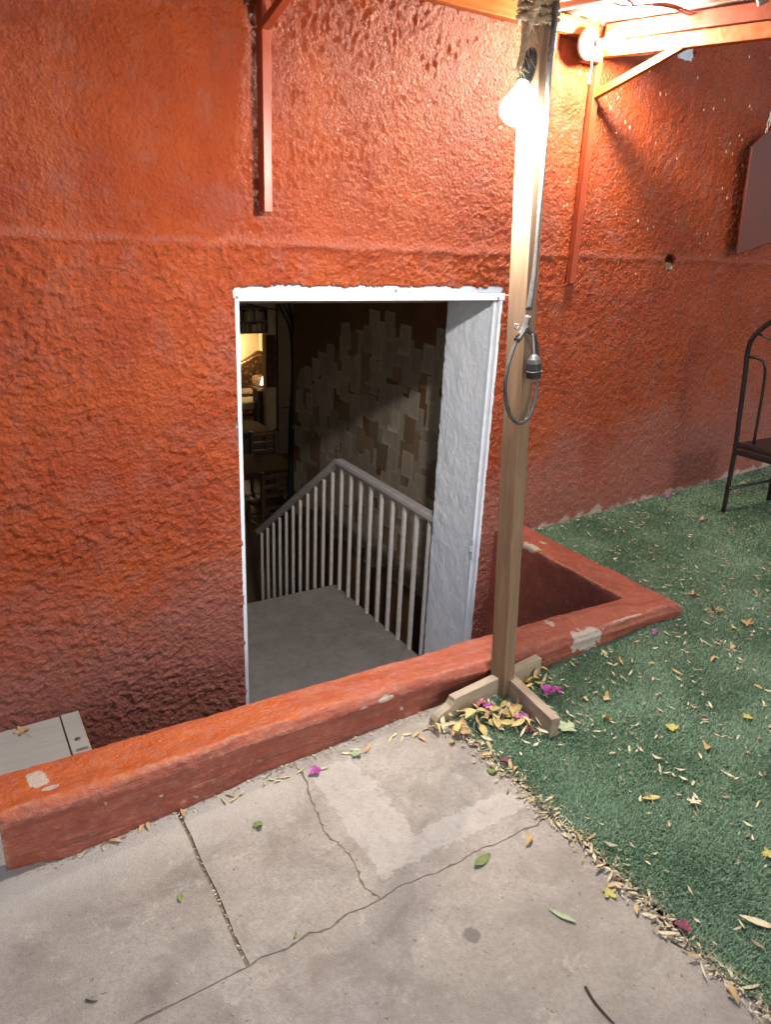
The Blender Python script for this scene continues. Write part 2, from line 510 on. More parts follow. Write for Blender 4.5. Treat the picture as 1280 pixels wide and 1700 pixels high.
M['rope'] = plain('sisal_rope', (0.36, 0.29, 0.20), 0.9, 0.25, 90, 0.6, 0.003)
M['cable'] = plain('grey_cable_rubber', (0.075, 0.07, 0.068), 0.28, 0.15, 40, 0.08)
M['black'] = plain('black_rubber', (0.03, 0.03, 0.032), 0.42, 0.2, 40, 0.1)
M['black_metal'] = plain('black_enamelled_tube', (0.016, 0.013, 0.013), 0.33, 0.2, 40, 0.1)
M['ceramic'] = plain('glazed_ceramic', (0.72, 0.62, 0.50), 0.22, 0.06, 25, 0.05)
M['bulb_a'] = glow('lit_bulb', (1.0, 0.93, 0.86), BULB_A)
M['bulb_b'] = glow('lit_bulb_warm', (1.0, 0.86, 0.68), BULB_B)
M['bulb_body'] = glow('frosted_bulb_neck', (1.0, 0.93, 0.85), 6.0)
M['pink_wire'] = plain('pink_wire_insulation', (0.55, 0.16, 0.15), 0.4)
M['white_wire'] = plain('white_wire_insulation', (0.72, 0.68, 0.6), 0.45)
M['dark_wire'] = plain('dark_wire_insulation', (0.06, 0.045, 0.04), 0.45)
M['sign'] = plain('dark_red_brown_board', (0.12, 0.028, 0.020), 0.42, 0.12, 6, 0.1)
M['turf'] = turf_material()
M['turf_base'] = plain('turf_backing', (0.075, 0.14, 0.09), 0.9, 0.3, 60, 0.6, 0.006)
M['dirt'] = plain('dirt_in_joint', (0.20, 0.168, 0.132), 0.95, 0.4, 90, 0.8, 0.006)
t_ = NT('worn_concrete_landing')
c_ = t_.mix(t_.rng(t_.noise(5, 7, 0.7), 0.3, 0.7), (0.20, 0.185, 0.17), (0.33, 0.31, 0.29))
c_ = t_.mix(t_.rng(t_.noise(17, 8, 0.8), 0.52, 0.7, 0, 0.6), c_, (0.12, 0.11, 0.10))
c_ = t_.mix(t_.rng(t_.noise(70, 6, 0.8), 0.60, 0.72, 0, 0.7), c_, (0.42, 0.39, 0.36))
t_.set(c_, 0.7, t_.bump(t_.noise(60, 6, 0.7), 0.5, 0.004))
M['landing'] = t_.m
M['rail_grey'] = plain('greyish_brown_enamel', (0.55, 0.50, 0.49), 0.36, 0.1, 20, 0.08)
M['baluster'] = plain('pale_grey_enamel', (0.72, 0.68, 0.65), 0.4, 0.10, 25, 0.1)
M['brown_wall'] = plain('brown_painted_wall', (0.24, 0.125, 0.065), 0.6, 0.2, 5, 0.3, 0.004)
M['page'] = paper_material('printed_page', (0.66, 0.54, 0.41), 0.4)
M['kraft'] = paper_material('kraft_paper', (0.38, 0.25, 0.155), 0.0)
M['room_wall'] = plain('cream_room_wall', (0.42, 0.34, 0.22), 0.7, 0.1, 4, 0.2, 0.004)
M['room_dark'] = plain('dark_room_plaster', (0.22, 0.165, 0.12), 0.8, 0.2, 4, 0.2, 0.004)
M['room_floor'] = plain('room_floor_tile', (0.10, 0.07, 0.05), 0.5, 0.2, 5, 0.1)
M['table_wood'] = woodmat('table_wood', (0.11, 0.045, 0.014), (0.18, 0.078, 0.026), 'X', 0.7, 0.8, 0.12)
M['chair_wood'] = woodmat('dark_chair_wood', (0.075, 0.035, 0.018), (0.13, 0.062, 0.03), 'Z', 0.7, 0.4)
M['cushion'] = plain('beige_cushion', (0.42, 0.34, 0.22), 0.8)
M['sofa'] = sofa_material()
M['shelf_wood'] = woodmat('shelf_wood', (0.09, 0.05, 0.025), (0.15, 0.085, 0.045), 'X', 0.7, 0.5)
M['spine'] = spine_material()
M['door_wood'] = woodmat('brown_door_wood', (0.12, 0.075, 0.045), (0.165, 0.105, 0.06), 'Z', 0.5, 0.55)
M['panel'] = plain('dark_red_woven_panel', (0.09, 0.026, 0.016), 0.8, 0.6, 7, 0.4)
M['shade'] = glow('lit_lampshade', (1.0, 0.75, 0.38), 7.5)
M['wall_shade'] = glow('lit_wall_lamp', (1.0, 0.74, 0.40), 70.0)
M['pipe'] = plain('black_conduit', (0.022, 0.024, 0.03), 0.35)
M['dry_leaf'] = leaf_material('pale_dry_leaf', (0.50, 0.42, 0.25), (0.62, 0.56, 0.38), (0.36, 0.25, 0.12))
M['tan_leaf'] = leaf_material('tan_dry_leaf', (0.42, 0.28, 0.13), (0.52, 0.36, 0.19), (0.25, 0.14, 0.06))
M['heap_leaf'] = leaf_material('ochre_dry_leaf', (0.46, 0.34, 0.12), (0.56, 0.45, 0.20), (0.36, 0.20, 0.08))
M['green_leaf'] = leaf_material('green_leaf', (0.13, 0.19, 0.05), (0.19, 0.24, 0.08), (0.08, 0.10, 0.035))
M['pale_green_leaf'] = leaf_material('pale_green_leaf', (0.27, 0.34, 0.20), (0.32, 0.38, 0.24), (0.2, 0.24, 0.13))
M['yellow_leaf'] = leaf_material('yellow_green_leaf', (0.40, 0.38, 0.10), (0.45, 0.40, 0.13), (0.28, 0.2, 0.07))
M['bract'] = leaf_material('magenta_bract', (0.34, 0.06, 0.27), (0.42, 0.10, 0.36), (0.25, 0.035, 0.15))
M['pink_bract'] = leaf_material('dusty_pink_bract', (0.40, 0.11, 0.15), (0.46, 0.16, 0.16), (0.26, 0.05, 0.10))
M['dark_bract'] = leaf_material('dark_red_bract', (0.17, 0.03, 0.06), (0.22, 0.05, 0.08), (0.1, 0.02, 0.03))
t_ = NT('leaf_litter_crumbs')
t_.set(t_.mix(t_.n('NewGeometry', out=8), (0.16, 0.11, 0.06), (0.62, 0.55, 0.38)), 0.8)
M['litter'] = t_.m
M['twig'] = plain('dark_twig', (0.05, 0.035, 0.028), 0.85)
M['bolt'] = plain('dull_steel', (0.2, 0.19, 0.18), 0.45, 0.1, 40, 0.1, metal=0.8)

# ================================================================== LARGE STRUCTURE
WX0, WX1, WZ0, WZ1 = -0.9, 6.4, -1.12, 2.86
DX0, DX1, DZ = 1.048, 2.411, 1.262         # ragged hole in the render coat
def worley(x, y, seed=0):
    """distance to the nearest feature point, and that cell's own random value"""
    ix, iy = np.floor(x), np.floor(y)
    best = np.full(x.shape, 9.0)
    val = np.zeros(x.shape)
    for dx in (-1, 0, 1):
        for dy in (-1, 0, 1):
            a = _h(ix + dx, iy + dy, seed) / (2 * PI)
            b_ = _h(ix + dx, iy + dy, seed + 7) / (2 * PI)
            d = np.hypot(ix + dx + a - x, iy + dy + b_ - y)
            m_ = d < best
            best = np.where(m_, d, best)
            val = np.where(m_, _h(ix + dx, iy + dy, seed + 13) / (2 * PI), val)
    return best, val
def wall_height(x, z):
    """relief of the render coat, metres, towards the viewer"""
    wx = x + 0.014 * fbm(x * 16, z * 16, 3, 91)
    wz = z + 0.014 * fbm(x * 16 + 9, z * 16, 3, 92)
    big = 0.007 * fbm(x * 1.1, z * 1.1, 3, 5)
    d1, v1 = worley(wx * 36, wz * 40, 21)
    d2, v2 = worley(wx * 78, wz * 82, 31)
    clod = np.clip(1.05 - d1 * 1.25, 0, 1) ** 0.7 * (0.25 + 0.75 * v1)
    grit = np.clip(1.0 - d2 * 1.2, 0, 1) * (0.2 + 0.8 * v2)
    crumb = fbm(wx * 26, wz * 30, 4, 41, 0.72)
    dens = np.clip(0.75 + 0.5 * fbm(x * 2.3, z * 2.3, 2, 45), 0.35, 1.2)
    coarse = (0.0112 * clod + 0.0088 * grit + 0.0076 * crumb) * dens
    patch = np.clip(0.55 + 0.7 * fbm(x * 1.9, z * 1.9, 2, 44), 0.34, 1.1)
    d3, v3 = worley(wx * 58, wz * 30, 51)
    drip = np.clip(1.0 - d3 * 1.15, 0, 1) * (0.2 + 0.8 * v3)
    upper = (0.0068 * drip + 0.0030 * fbm(wx * 60, wz * 34, 2, 57)) * patch + 0.0022 * crumb
    right = 0.0034 * clod + 0.0034 * grit + 0.0030 * crumb
    s = lambda a, b, v: np.clip((v - a) / (b - a), 0, 1)
    zb = 1.405 + 0.010 * fbm(x * 4, x * 0, 3, 71)
    up = s(-0.012, 0.02, z - zb)
    h = coarse * (1 - up) + upper * up
    rt = s(2.3, 2.8, x)
    h = h * (1 - rt) + right * rt
    prof = np.where(z < zb, np.exp(-((z - zb) / 0.010) ** 2), np.exp(-((z - zb) / 0.028) ** 2))
    h = h * (1 - 0.6 * prof) + 0.012 * prof * (1 - 0.4 * rt) * (0.8 + 0.5 * perlin(x * 14, z * 20, 73))   # day joint between the two coats
    for (cx, cz, r) in ((0.666, 1.585, 0.055), (0.86, 1.56, 0.04)):      # trowelled smooth spots
        w = np.exp(-(((x - cx) / r) ** 2 + ((z - cz) / r) ** 2))
        h = h * (1 - 0.9 * w) + 0.003 * w
    return h + big
def wall_grid(x0, x1, z0, z1, step):
    nx, nz = int(round((x1 - x0) / step)) + 1, int(round((z1 - z0) / step)) + 1
    X, Z = np.meshgrid(np.linspace(x0, x1, nx), np.linspace(z0, z1, nz))
    H = wall_height(X, Z)
    edge = 0.008 * fbm(X * 14, Z * 14, 3, 81) + 0.003 * perlin(X * 60, Z * 60, 85)
    hole = (X > DX0 + edge * 0.55) & (X < DX1 - 0.002 + edge * 0.8) & (Z < DZ + edge * 1.2)
    d = np.hypot(X - 3.562, Z - 1.392)
    hole |= np.hypot(X - 3.562, (Z - 1.392) * 0.85) < 0.050 + 0.007 * perlin(X * 30, Z * 30, 89)
    pp = 0.02 * perlin(X * 20, Z * 20, 87)
    bare = (X > 3.36 + pp) & (X < 3.50 + pp) & (Z > 2.335 + pp + 0.12 * np.clip(3.43 - X, 0, 1))
    hole |= bare
    co = np.stack([X, -0.008 - H, Z], -1).reshape(-1, 3)
    idx = np.arange(nx * nz).reshape(nz, nx)
    f = np.stack([idx[:-1, :-1], idx[:-1, 1:], idx[1:, 1:], idx[1:, :-1]], -1)
    hc = hole[:-1, :-1] & hole[1:, 1:] & hole[:-1, 1:] & hole[1:, :-1]
    keep = ~hc
    # turn the ragged rim back into the wall so it has thickness
    rim = []
    k = keep
    def rims(a, b, e0, e1):
        rim.append(np.stack([e0[a & ~b], e1[a & ~b]], -1))
    rims(k[:, :-1], k[:, 1:], idx[:-1, 1:-1], idx[1:, 1:-1])
    rims(k[:, 1:], k[:, :-1], idx[1:, 1:-1], idx[:-1, 1:-1])
    rims(k[1:, :], k[:-1, :], idx[1:-1, :-1], idx[1:-1, 1:])
    rims(k[:-1, :], k[1:, :], idx[1:-1, 1:], idx[1:-1, :-1])
    rim = np.concatenate(rim)
    faces = f[keep]
    if len(rim):
        n0 = len(co)
        a, b = co[rim[:, 0]].copy(), co[rim[:, 1]].copy()
        a[:, 1] = 0.014
        b[:, 1] = 0.014
        co = np.concatenate([co, a, b])
        n = len(rim)
        faces = np.concatenate([faces, np.stack([rim[:, 0], n0 + np.arange(n), n0 + n + np.arange(n), rim[:, 1]], -1)])
    return co, faces

house = thing('house_wall', 'rough orange-red stuccoed house wall with the white-edged cellar doorway', 'wall', (1.7, 0, -1.1))
co1, f1 = wall_grid(WX0, 2.6, WZ0, WZ1, 0.006)
co2, f2 = wall_grid(2.6, WX1, WZ0 + 0.8, WZ1, 0.0095)
link('render_coat', np_mesh('render_coat', co1, f1, M['stucco']), house)
link('render_coat', np_mesh('render_coat', co2, f2, M['stucco']), house, label='right hand stretch of the stucco with small paint chips')
core = MB()
core.box(WX0, 1.02, 0.016, 0.42, WZ0, WZ1).box(2.43, 3.505, 0.016, 0.42, WZ0, WZ1).box(3.62, WX1, 0.016, 0.42, WZ0, WZ1).box(3.5051, 3.6199, 0.016, 0.42, WZ0, 1.335).box(3.5051, 3.6199, 0.016, 0.42, 1.455, WZ1).box(1.02, 2.43, 0.05, 0.42, 1.30, WZ1)
core.build('masonry', M['core'], house)
# white plaster margin visible round the frame
pm = MB().box(1.02, 2.43, 0.003, 0.05, 1.231, 1.34)
pm.box(1.02, 1.0525, 0.003, 0.015, -1.09, 1.231).box(2.4065, 2.43, 0.003, 0.015, -1.09, 1.231)
pm.box(3.3, 3.56, 0.004, 0.015, 2.28, 2.5)
pm.build('plaster_margin', M['plaster'], house)
# reveals and head of the opening (right one is a bumpy hand-plastered sheet)
ny, nz_ = 46, 220
Y, Z = np.meshgrid(np.linspace(0.036, 0.425, ny), np.linspace(-1.09, 1.215, nz_))
Xr = 2.384 - 0.0022 * fbm(Y * 9, Z * 9, 3, 101) - 0.0022 * np.clip(perlin(Y * 40, Z * 26, 103), 0, 1) + 0.012 * np.clip((Y - 0.405) / 0.02, 0, 1) ** 2
Xr = Xr + np.where(Y > 0.40, 0.004 * perlin(Z * 30, Y * 0, 105), 0)
idx = np.arange(ny * nz_).reshape(nz_, ny)
fr = np.stack([idx[:-1, :-1], idx[:-1, 1:], idx[1:, 1:], idx[1:, :-1]], -1).reshape(-1, 4)
link('door_reveal', np_mesh('door_reveal', np.stack([Xr, Y, Z], -1).reshape(-1, 3), fr, M['white']), house)
MB().box(2.40, 2.43, 0.05, 0.42, -1.09, 1.215).build('reveal_backing', M['white'], house)
MB().box(1.02, 1.04, 0.05, 0.42, -1.09, 1.2).build('door_reveal', M['white'], house)
MB().box(1.02, 2.43, 0.05, 0.42, 1.216, 1.299).build('door_head', M['white'], house)
frame = MB().box(1.0528, 1.0705, -0.011, 0.035, -1.09, 1.1975).build('door_frame', M['white_metal'], house, bevel=0.002)
MB().box(2.388, 2.4062, -0.009, 0.028, -1.09, 1.1975).build('frame_post', M['white_metal'], frame, bevel=0.002)
MB().box(2.371, 2.3878, 0.014, 0.034, -1.09, 1.1975).build('frame_stop', M['white_metal'], frame, bevel=0.002)
MB().box(1.046, 1.7965, -0.015, 0.04, 1.198, 1.2295).build('frame_head', M['white_metal'], frame, bevel=0.002)
MB().box(1.798, 2.412, -0.015, 0.04, 1.198, 1.2295).build('frame_head', M['white_metal'], frame, bevel=0.002)
for (a, b) in ((1.06, 1.213), (1.80, 1.239), (2.37, 1.207)):
    MB().lathe((a, -0.015 if b < 1.23 else 0.002, b), (0, -1, 0), [(0, 0.006), (0.002, 0.006), (0.0035, 0.003)], 10).build('screw', M['bolt'], frame)
st = MB().box(2.366, 2.371, -0.004, 0.022, -0.16, -0.045).box(2.362, 2.366, -0.004, 0.004, -0.155, -0.05)
st.box(2.357, 2.366, 0.008, 0.02, -0.12, -0.09)
st.build('strike_plate', M['white_metal'], frame, bevel=0.001)
# the pipe stub let into the wall on the right
MB().tube([(3.565, 0.20, 1.372), (3.570, -0.006, 1.368)], 0.027, 16, False).build('pipe_stub', M['ceramic'], house, smooth=True, label='short pale pipe stub set in the wall')

# ------------------------------------------------------------------ parapet round the sunken well
ox = [-0.03, 0.116, 0.289, 0.496, 0.716, 1.18, 1.285, 1.596, 2.225, 2.469, 2.64]
oy = [-1.066, -1.068, -1.067, -1.064, -1.045, -1.043, -1.040, -1.058, -1.068, -1.06, -1.076]
def parapet():
    N1, N2, NP = 300, 110, 74
    t1 = np.linspace(0, 1, N1)
    cin, cout = np.array([2.487, -0.922]), np.array([2.672, -1.078])
    ax_ = -0.022 + t1 * (cout[0] + 0.022)
    outer1 = np.stack([ax_, np.interp(ax_, ox, oy)], -1)
    outer1[-1] = cout
    ix_ = -0.022 + t1 * (cin[0] + 0.022)
    inner1 = np.stack([ix_, np.interp(ix_, [-0.02, 1.2, 2.1, 2.487], [-0.90, -0.904, -0.911, -0.922])], -1)
    t2 = np.linspace(0, 1, N2)[1:, None]
    outer2 = cout + t2 * (np.array([2.684, 0.012]) - cout)
    inner2 = cin + t2 * (np.array([2.502, 0.012]) - cin)
    outer, inner = np.concatenate([outer1, outer2]), np.concatenate([inner1, inner2])
    n = len(outer)
    s = np.concatenate([[0], np.cumsum(np.hypot(*np.diff(outer, axis=0).T))])
    ni, nt, no = 22, 26, NP - 48
    r = 0.011
    rows, co = [], []
    zbot_o = gz(outer[:, 0]) - 0.06
    prof = []
    for k in range(NP):                       # (mix inner->outer, dz from top, zone)
        if k < ni:
            prof.append(('i', k / (ni - 1)))
        elif k < ni + nt:
            prof.append(('t', (k - ni + 0.5) / nt))
        else:
            prof.append(('o', (k - ni - nt) / (no - 1)))
    d = outer - inner
    wid = np.hypot(*d.T)[:, None]
    d = d / wid
    for zone, q in prof:
        if zone == 'i':
            zz = -1.12 + (1.12 - r) * (q ** 0.55)
            p = inner + d * 0.0
            out = -d
            z = np.full(n, zz)
        elif zone == 't':
            p = inner + d * wid * q
            dist = np.minimum(q * wid[:, 0], (1 - q) * wid[:, 0])
            e = np.clip((r - dist) / r, 0, 1)
            z = -r * (1 - np.sqrt(np.maximum(0, 1 - e ** 2)))
            out = d * 0
        else:
            z0 = -r
            z = z0 + (zbot_o - z0) * q
            p = outer + d * (0.003 + 0.012 * q)
            out = d
        arr = np.full(n, q)
        u = s * 1.0
        vv = z if zone != 't' else q * wid[:, 0] + 3
        nz = fbm(u * 7, vv * 9 + 5, 4, 111) * 0.004 + perlin(u * 60, vv * 70, 117) * 0.0011
        if zone == 'o':                       # trowel lines dragged along, a lip under the coping, a ragged foot
            nz = nz + 0.0060 * perlin(u * 2.2, z * 70, 121) + 0.0065 * np.abs(fbm(u * 24, z * 28, 3, 123))
            nz = nz + 0.012 * np.exp(-((z + 0.035 + 0.006 * perlin(u * 3, u * 0, 125)) / 0.013) ** 2)
            foot = np.clip((q - 0.55) / 0.45, 0, 1)
            nz = nz - foot * 0.020 * np.clip(0.4 + perlin(u * 9, u * 0 + 2, 127), 0, 1.2)
            if q > 0.25:                      # broken-away foot at the left end
                nz = nz - 0.06 * np.clip((0.13 - u) / 0.13, 0, 1) * foot
            p = p + d * nz[:, None]
        elif zone == 'i':
            p = p - d * (nz * 0.6)[:, None]
        else:
            z = z + nz * 0.9 + 0.004 * fbm(u * 3, q * 2 + u * 0, 2, 131)
        # crumbled arris on the corner
        dc = np.hypot(p[:, 0] - 2.13, p[:, 1] + 1.065)
        w = np.exp(-(dc / 0.085) ** 2)
        z = z - w * 0.016 * (0.6 + 0.8 * np.abs(perlin(p[:, 0] * 30, p[:, 1] * 30 + z * 20, 133))) * (1 if zone == 't' else 0)
        co.append(np.stack([p[:, 0], p[:, 1], z], -1))
    co = np.stack(co, 1)                      # n, NP, 3
    idx = np.arange(n * NP).reshape(n, NP)
    f = np.stack([idx[:-1, :-1], idx[:-1, 1:], idx[1:, 1:], idx[1:, :-1]], -1).reshape(-1, 4)
    co = co.reshape(-1, 3)
    # end cap at the left: inner column to outer column
    capn = []
    left = idx[0]
    h = NP // 2
    for k in range(h - 1):
        capn.append((left[k], left[NP - 1 - k], left[NP - 2 - k], left[k + 1]))
    f = np.concatenate([f, np.array(capn)])
    return np_mesh('parapet', co, f, M['parapet'])
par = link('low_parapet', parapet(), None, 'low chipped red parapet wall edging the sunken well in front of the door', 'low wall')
b = bmesh.new(); b.from_mesh(par.data); bmesh.ops.recalc_face_normals(b, faces=b.faces); b.to_mesh(par.data); b.free()

# ------------------------------------------------------------------ ground
def sheet(name, x0, x1, y0, y1, dz, mat, kind='structure', nx=1, ny=1, flatz=None):
    X, Y = np.meshgrid(np.linspace(x0, x1, nx + 1), np.linspace(y0, y1, ny + 1))
    Z = gz(X) + dz if flatz is None else np.full(X.shape, flatz)
    idx = np.arange(X.size).reshape(X.shape)
    f = np.stack([idx[:-1, :-1], idx[:-1, 1:], idx[1:, 1:], idx[1:, :-1]], -1).reshape(-1, 4)
    return link(name, np_mesh(name, np.stack([X, Y, Z], -1).reshape(-1, 3), f, mat, False), None, kind=kind)
sheet('ground', -14, 40, -40, -1.03, -0.05, M['dirt'])
sheet('crack_dirt', -2.2, 1.385, -1.70, -1.60, -0.0018, M['dirt'])
sheet('crack_dirt', 0.76, 0.85, -1.599, -1.06, -0.0018, M['dirt'])
sheet('ground', 2.6, 40, -1.03, 0.0, -0.05, M['dirt'])
path = thing('concrete_path', None, None, (0.5, -1.6, -0.18), kind='structure')
def wobble(a, b, n, amp, seed):
    a, b = np.array(a, float), np.array(b, float)
    t = np.linspace(0, 1, n)
    nrm = np.array([-(b - a)[1], (b - a)[0]])
    nrm /= np.hypot(*nrm)
    o = amp * fbm(t * 6 + seed, t * 0 + seed * 1.7, 4, int(seed * 10)) * np.minimum(1, np.minimum(t, 1 - t) * 12)
    return [tuple(a + (b - a) * q + nrm * k) for q, k in zip(t, o)]
J1 = wobble((0.439, -1.649), (0.439, -1.02), 12, 0.003, 2)           # sawn joint
rag0 = random.Random(8)
CR0 = [(0.80, -1.652), (0.783, -1.60), (0.792, -1.55), (0.80, -1.49), (0.797, -1.45), (0.783, -1.41), (0.778, -1.37), (0.79, -1.31), (0.797, -1.25), (0.818, -1.18), (0.826, -1.10), (0.83, -1.02)]
JC1 = wobble((-2.2, -1.652), (0.439, -1.65), 120, 0.012, 3)
JC2 = wobble((0.439, -1.65), (0.80, -1.652), 30, 0.010, 4)
JC3 = wobble((0.80, -1.652), (1.392, -1.668), 44, 0.012, 5)
CR = []
for (a_, b_) in zip(CR0[:-1], CR0[1:]):
    CR += [(a_[0] + (b_[0] - a_[0]) * k / 5 + rag0.gauss(0, 0.0022) * (k > 0), a_[1] + (b_[1] - a_[1]) * k / 5) for k in range(5)]
CR.append(CR0[-1])
EDGE = wobble((1.386, -1.668), (1.40, -7.0), 60, 0.012, 6)
def slab(poly, gap=0.0):
    bm = bmesh.new()
    top = [bm.verts.new((x, y, gz(x))) for x, y in poly]
    bot = [bm.verts.new((x, y, gz(x) - 0.045)) for x, y in poly]
    n = len(poly)
    bm.faces.new(top)
    for i in range(n):
        j = (i + 1) % n
        bm.faces.new((top[j], top[i], bot[i], bot[j]))
    bmesh.ops.recalc_face_normals(bm, faces=bm.faces)
    me = bpy.data.meshes.new('concrete_slab')
    bm.to_mesh(me)
    bm.free()
    me.materials.append(M['concrete'])
    return link('concrete_slab', me, path)
rag = random.Random(5)
def off(pts, dx=0.0, dy=0.0):
    k = 0.0045 if abs(dy) > 0 or abs(dx) < 0.002 else 0.0008
    sg = (1 if dx > 0 else -1) if dx else 0, (1 if dy > 0 else -1) if dy else 0
    out = []
    for x, y in pts:
        r = max(0.0, rag.gauss(0.1, 0.5)) * k
        out.append((x + dx + sg[0] * r, y + dy + sg[1] * r))
    return out
g1, g2 = 0.0050, 0.0024
slab(off(JC1, 0, 0.0016)[:-1] + off(J1, -g1) + [(-2.2, -1.02)])
slab(off(J1, g1)[::-1] + off(JC2, 0, 0.0014)[1:-1] + off(CR, -0.0012))
slab(off(CR, 0.0014)[::-1] + off(JC3, 0, 0.0012)[1:-1] + [(1.392, -1.665), (1.385, -1.45), (1.40, -1.26), (1.42, -1.18), (1.42, -1.02)])
slab(off(JC1, 0, -0.0014) + off(JC2, 0, -0.0014)[1:] + off(JC3, 0, -0.0010)[1:-1] + EDGE + [(-2.2, -7.0)])

sheet('turf_backing', 1.408, 2.69, -7, -1.04, 0.004, M['turf_base'])
sheet('turf_backing', 2.66, 12, -7, 0.0, 0.005, M['turf_base'])

# ------------------------------------------------------------------ sunken well, landing, stair, cellar room
MB().box(-1.6, 2.6, -1.0, 0.02, -1.2, -1.09).build('well_floor', M['landing'], None, kind='structure')
MB().box(-1.7, -1.6, -1.06, 0.02, -1.2, -0.22).build('well_wall', M['inner_red'], None, kind='structure')
MB().box(-1.7, -0.03, -1.10, -1.0, -1.2, -0.26).build('well_wall', M['inner_red'], None, kind='structure')
LX0, LX1, LY1, LZ = 0.9, 2.462, 1.752, -1.09
FZ = -2.17
stair = thing('staircase', 'dark concrete landing and steps going down behind the doorway', 'stairs', (1.7, 0.9, LZ))
b = MB().box(LX0, LX1, 0.021, LY1, LZ - 0.10, LZ)
b.build('landing', M['landing'], stair, bevel=0.018)
for k in range(6):
    y0 = LY1 - 0.015 + k * 0.262
    MB().box(LX0 + 0.15, LX1 - 0.02, y0, y0 + 0.285, LZ - 0.18 * (k + 1) - 0.06, LZ - 0.18 * (k + 1)).build('tread', M['landing'], stair, bevel=0.006)
rail = thing('stair_railing', 'pale grey metal stair railing with square balusters behind the doorway', 'railing', (2.44, 1.7, LZ))
ap, lo_, nr_ = (2.44, 1.705, -0.078), (2.44, 3.30, -1.21), (2.44, 0.40, -0.098)
hb = MB().bar(nr_, ap, 0.062, 0.036).bar(ap, lo_, 0.062, 0.036)
hb.build('handrail', M['rail_grey'], rail, bevel=0.006)
MB().bar((2.44, 0.40, -0.126), (2.44, 1.70, -0.109), 0.034, 0.012).bar((2.44, 1.70, -0.109), (2.44, 3.285, -1.232), 0.034, 0.012).build('underside_bar', M['rail_grey'], rail)
bal_me = None
for k in range(20):
    y = 0.515 + k * 0.1418
    top = -0.115 if y < 1.70 else -0.125 - (y - 1.70) * 0.7085
    bot = LZ - 0.04 if y < 1.72 else max(FZ, LZ - 0.30 - (y - 1.72) * 0.69)
    MB().box(2.428, 2.452, y - 0.0125, y + 0.0125, bot, top).build('baluster', M['baluster'], rail, bevel=0.003)

# room shell
def shell(name, x0, x1, y0, y1, z0, z1, m):
    return MB().box(x0, x1, y0, y1, z0, z1).build(name, M[m], None, kind='structure')
shell('room_floor', -0.6, 9.0, 0.02, 13, FZ - 0.1, FZ, 'room_floor')
shell('alcove_floor', 2.0, 9.0, 8.75, 12.2, FZ, FZ + 0.42, 'room_floor')
rc = MB().add([(-0.6, 0.421, 1.15), (6, 0.421, 1.15), (6, 3.85, 0.862), (-0.6, 3.85, 0.862), (-0.6, 0.421, 1.2), (6, 0.421, 1.2), (6, 3.85, 1.1), (-0.6, 3.85, 1.1)],
              [(0, 1, 2, 3), (4, 5, 6, 7), (0, 1, 5, 4), (2, 3, 7, 6), (1, 2, 6, 5), (0, 3, 7, 4)])
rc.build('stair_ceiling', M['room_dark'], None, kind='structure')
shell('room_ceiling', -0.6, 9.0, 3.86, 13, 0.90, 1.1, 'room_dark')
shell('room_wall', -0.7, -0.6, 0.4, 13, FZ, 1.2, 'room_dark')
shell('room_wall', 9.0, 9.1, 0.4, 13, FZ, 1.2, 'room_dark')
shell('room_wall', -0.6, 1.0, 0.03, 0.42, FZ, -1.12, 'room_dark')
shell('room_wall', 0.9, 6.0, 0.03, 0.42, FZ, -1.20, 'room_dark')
BY = 8.80                                   # far wall of the room, with the alcove opening in it
ax0, ax1 = P(300, 600, 1, BY).x, P(441, 600, 1, BY).x
az1 = P(420, 553, 1, BY).z
shell('alcove_wall', 0, 9.0, 10.95, 11.1, FZ, 1.0, 'room_wall')
shell('alcove_wall', 5.55, 5.65, 8.96, 10.95, FZ, 1.0, 'room_wall')
shell('alcove_wall', 2.6, 2.7, 8.96, 10.95, FZ, 1.0, 'room_wall')
shell('alcove_ceiling', 2.7, 5.55, 8.96, 10.95, az1 + 0.002, az1 + 0.05, 'room_wall')
shell('room_back_wall', ax1, 9.0, BY, 8.95, FZ, 0.90, 'room_wall')
shell('room_back_wall', -0.6, ax0, BY, 8.95, FZ, 0.90, 'room_wall')
shell('room_back_wall', ax0, ax1, BY, 8.95, az1, 0.90, 'room_wall')

# papered wall at the right of the stair
PX = 3.0
pw = thing('papered_wall', 'dark brown stair wall pasted all over with printed book pages', 'wall', (PX, 2.0, FZ))
MB().box(PX, PX + 0.12, 0.425, 3.72, FZ, 1.12).build('wall_panel', M['brown_wall'], pw)
pv = []
for i in range(8):
    bm = bmesh.new()
    w, h = random.uniform(0.135, 0.165), random.uniform(0.20, 0.235)
    r1, r2 = random.uniform(0, 1) * 0.001, random.choice((0, 0, 0.001, 0.010))
    grid = []
    for a in range(4):
        row = []
        for c in range(3):
            yy, zz = (c / 2 - 0.5) * w, (a / 3 - 0.5) * h
            lift = r1 * (c / 2 - 0.5) ** 2 * 4 + r2 * (max(0, 1 - a) * (c / 2))
            row.append(bm.verts.new((-abs(lift), yy, zz)))
        grid.append(row)
    for a in range(3):
        for c in range(2):
            bm.faces.new((grid[a][c], grid[a + 1][c], grid[a + 1][c + 1], grid[a][c + 1]))
    ms = []
    for mn in ('page', 'kraft'):
        me = bpy.data.meshes.new('page')
        bm.to_mesh(me)
        me.materials.append(M[mn])
        ms.append(me)
    bm.free()
    pv.append(ms)
cnt = 0
slots = []
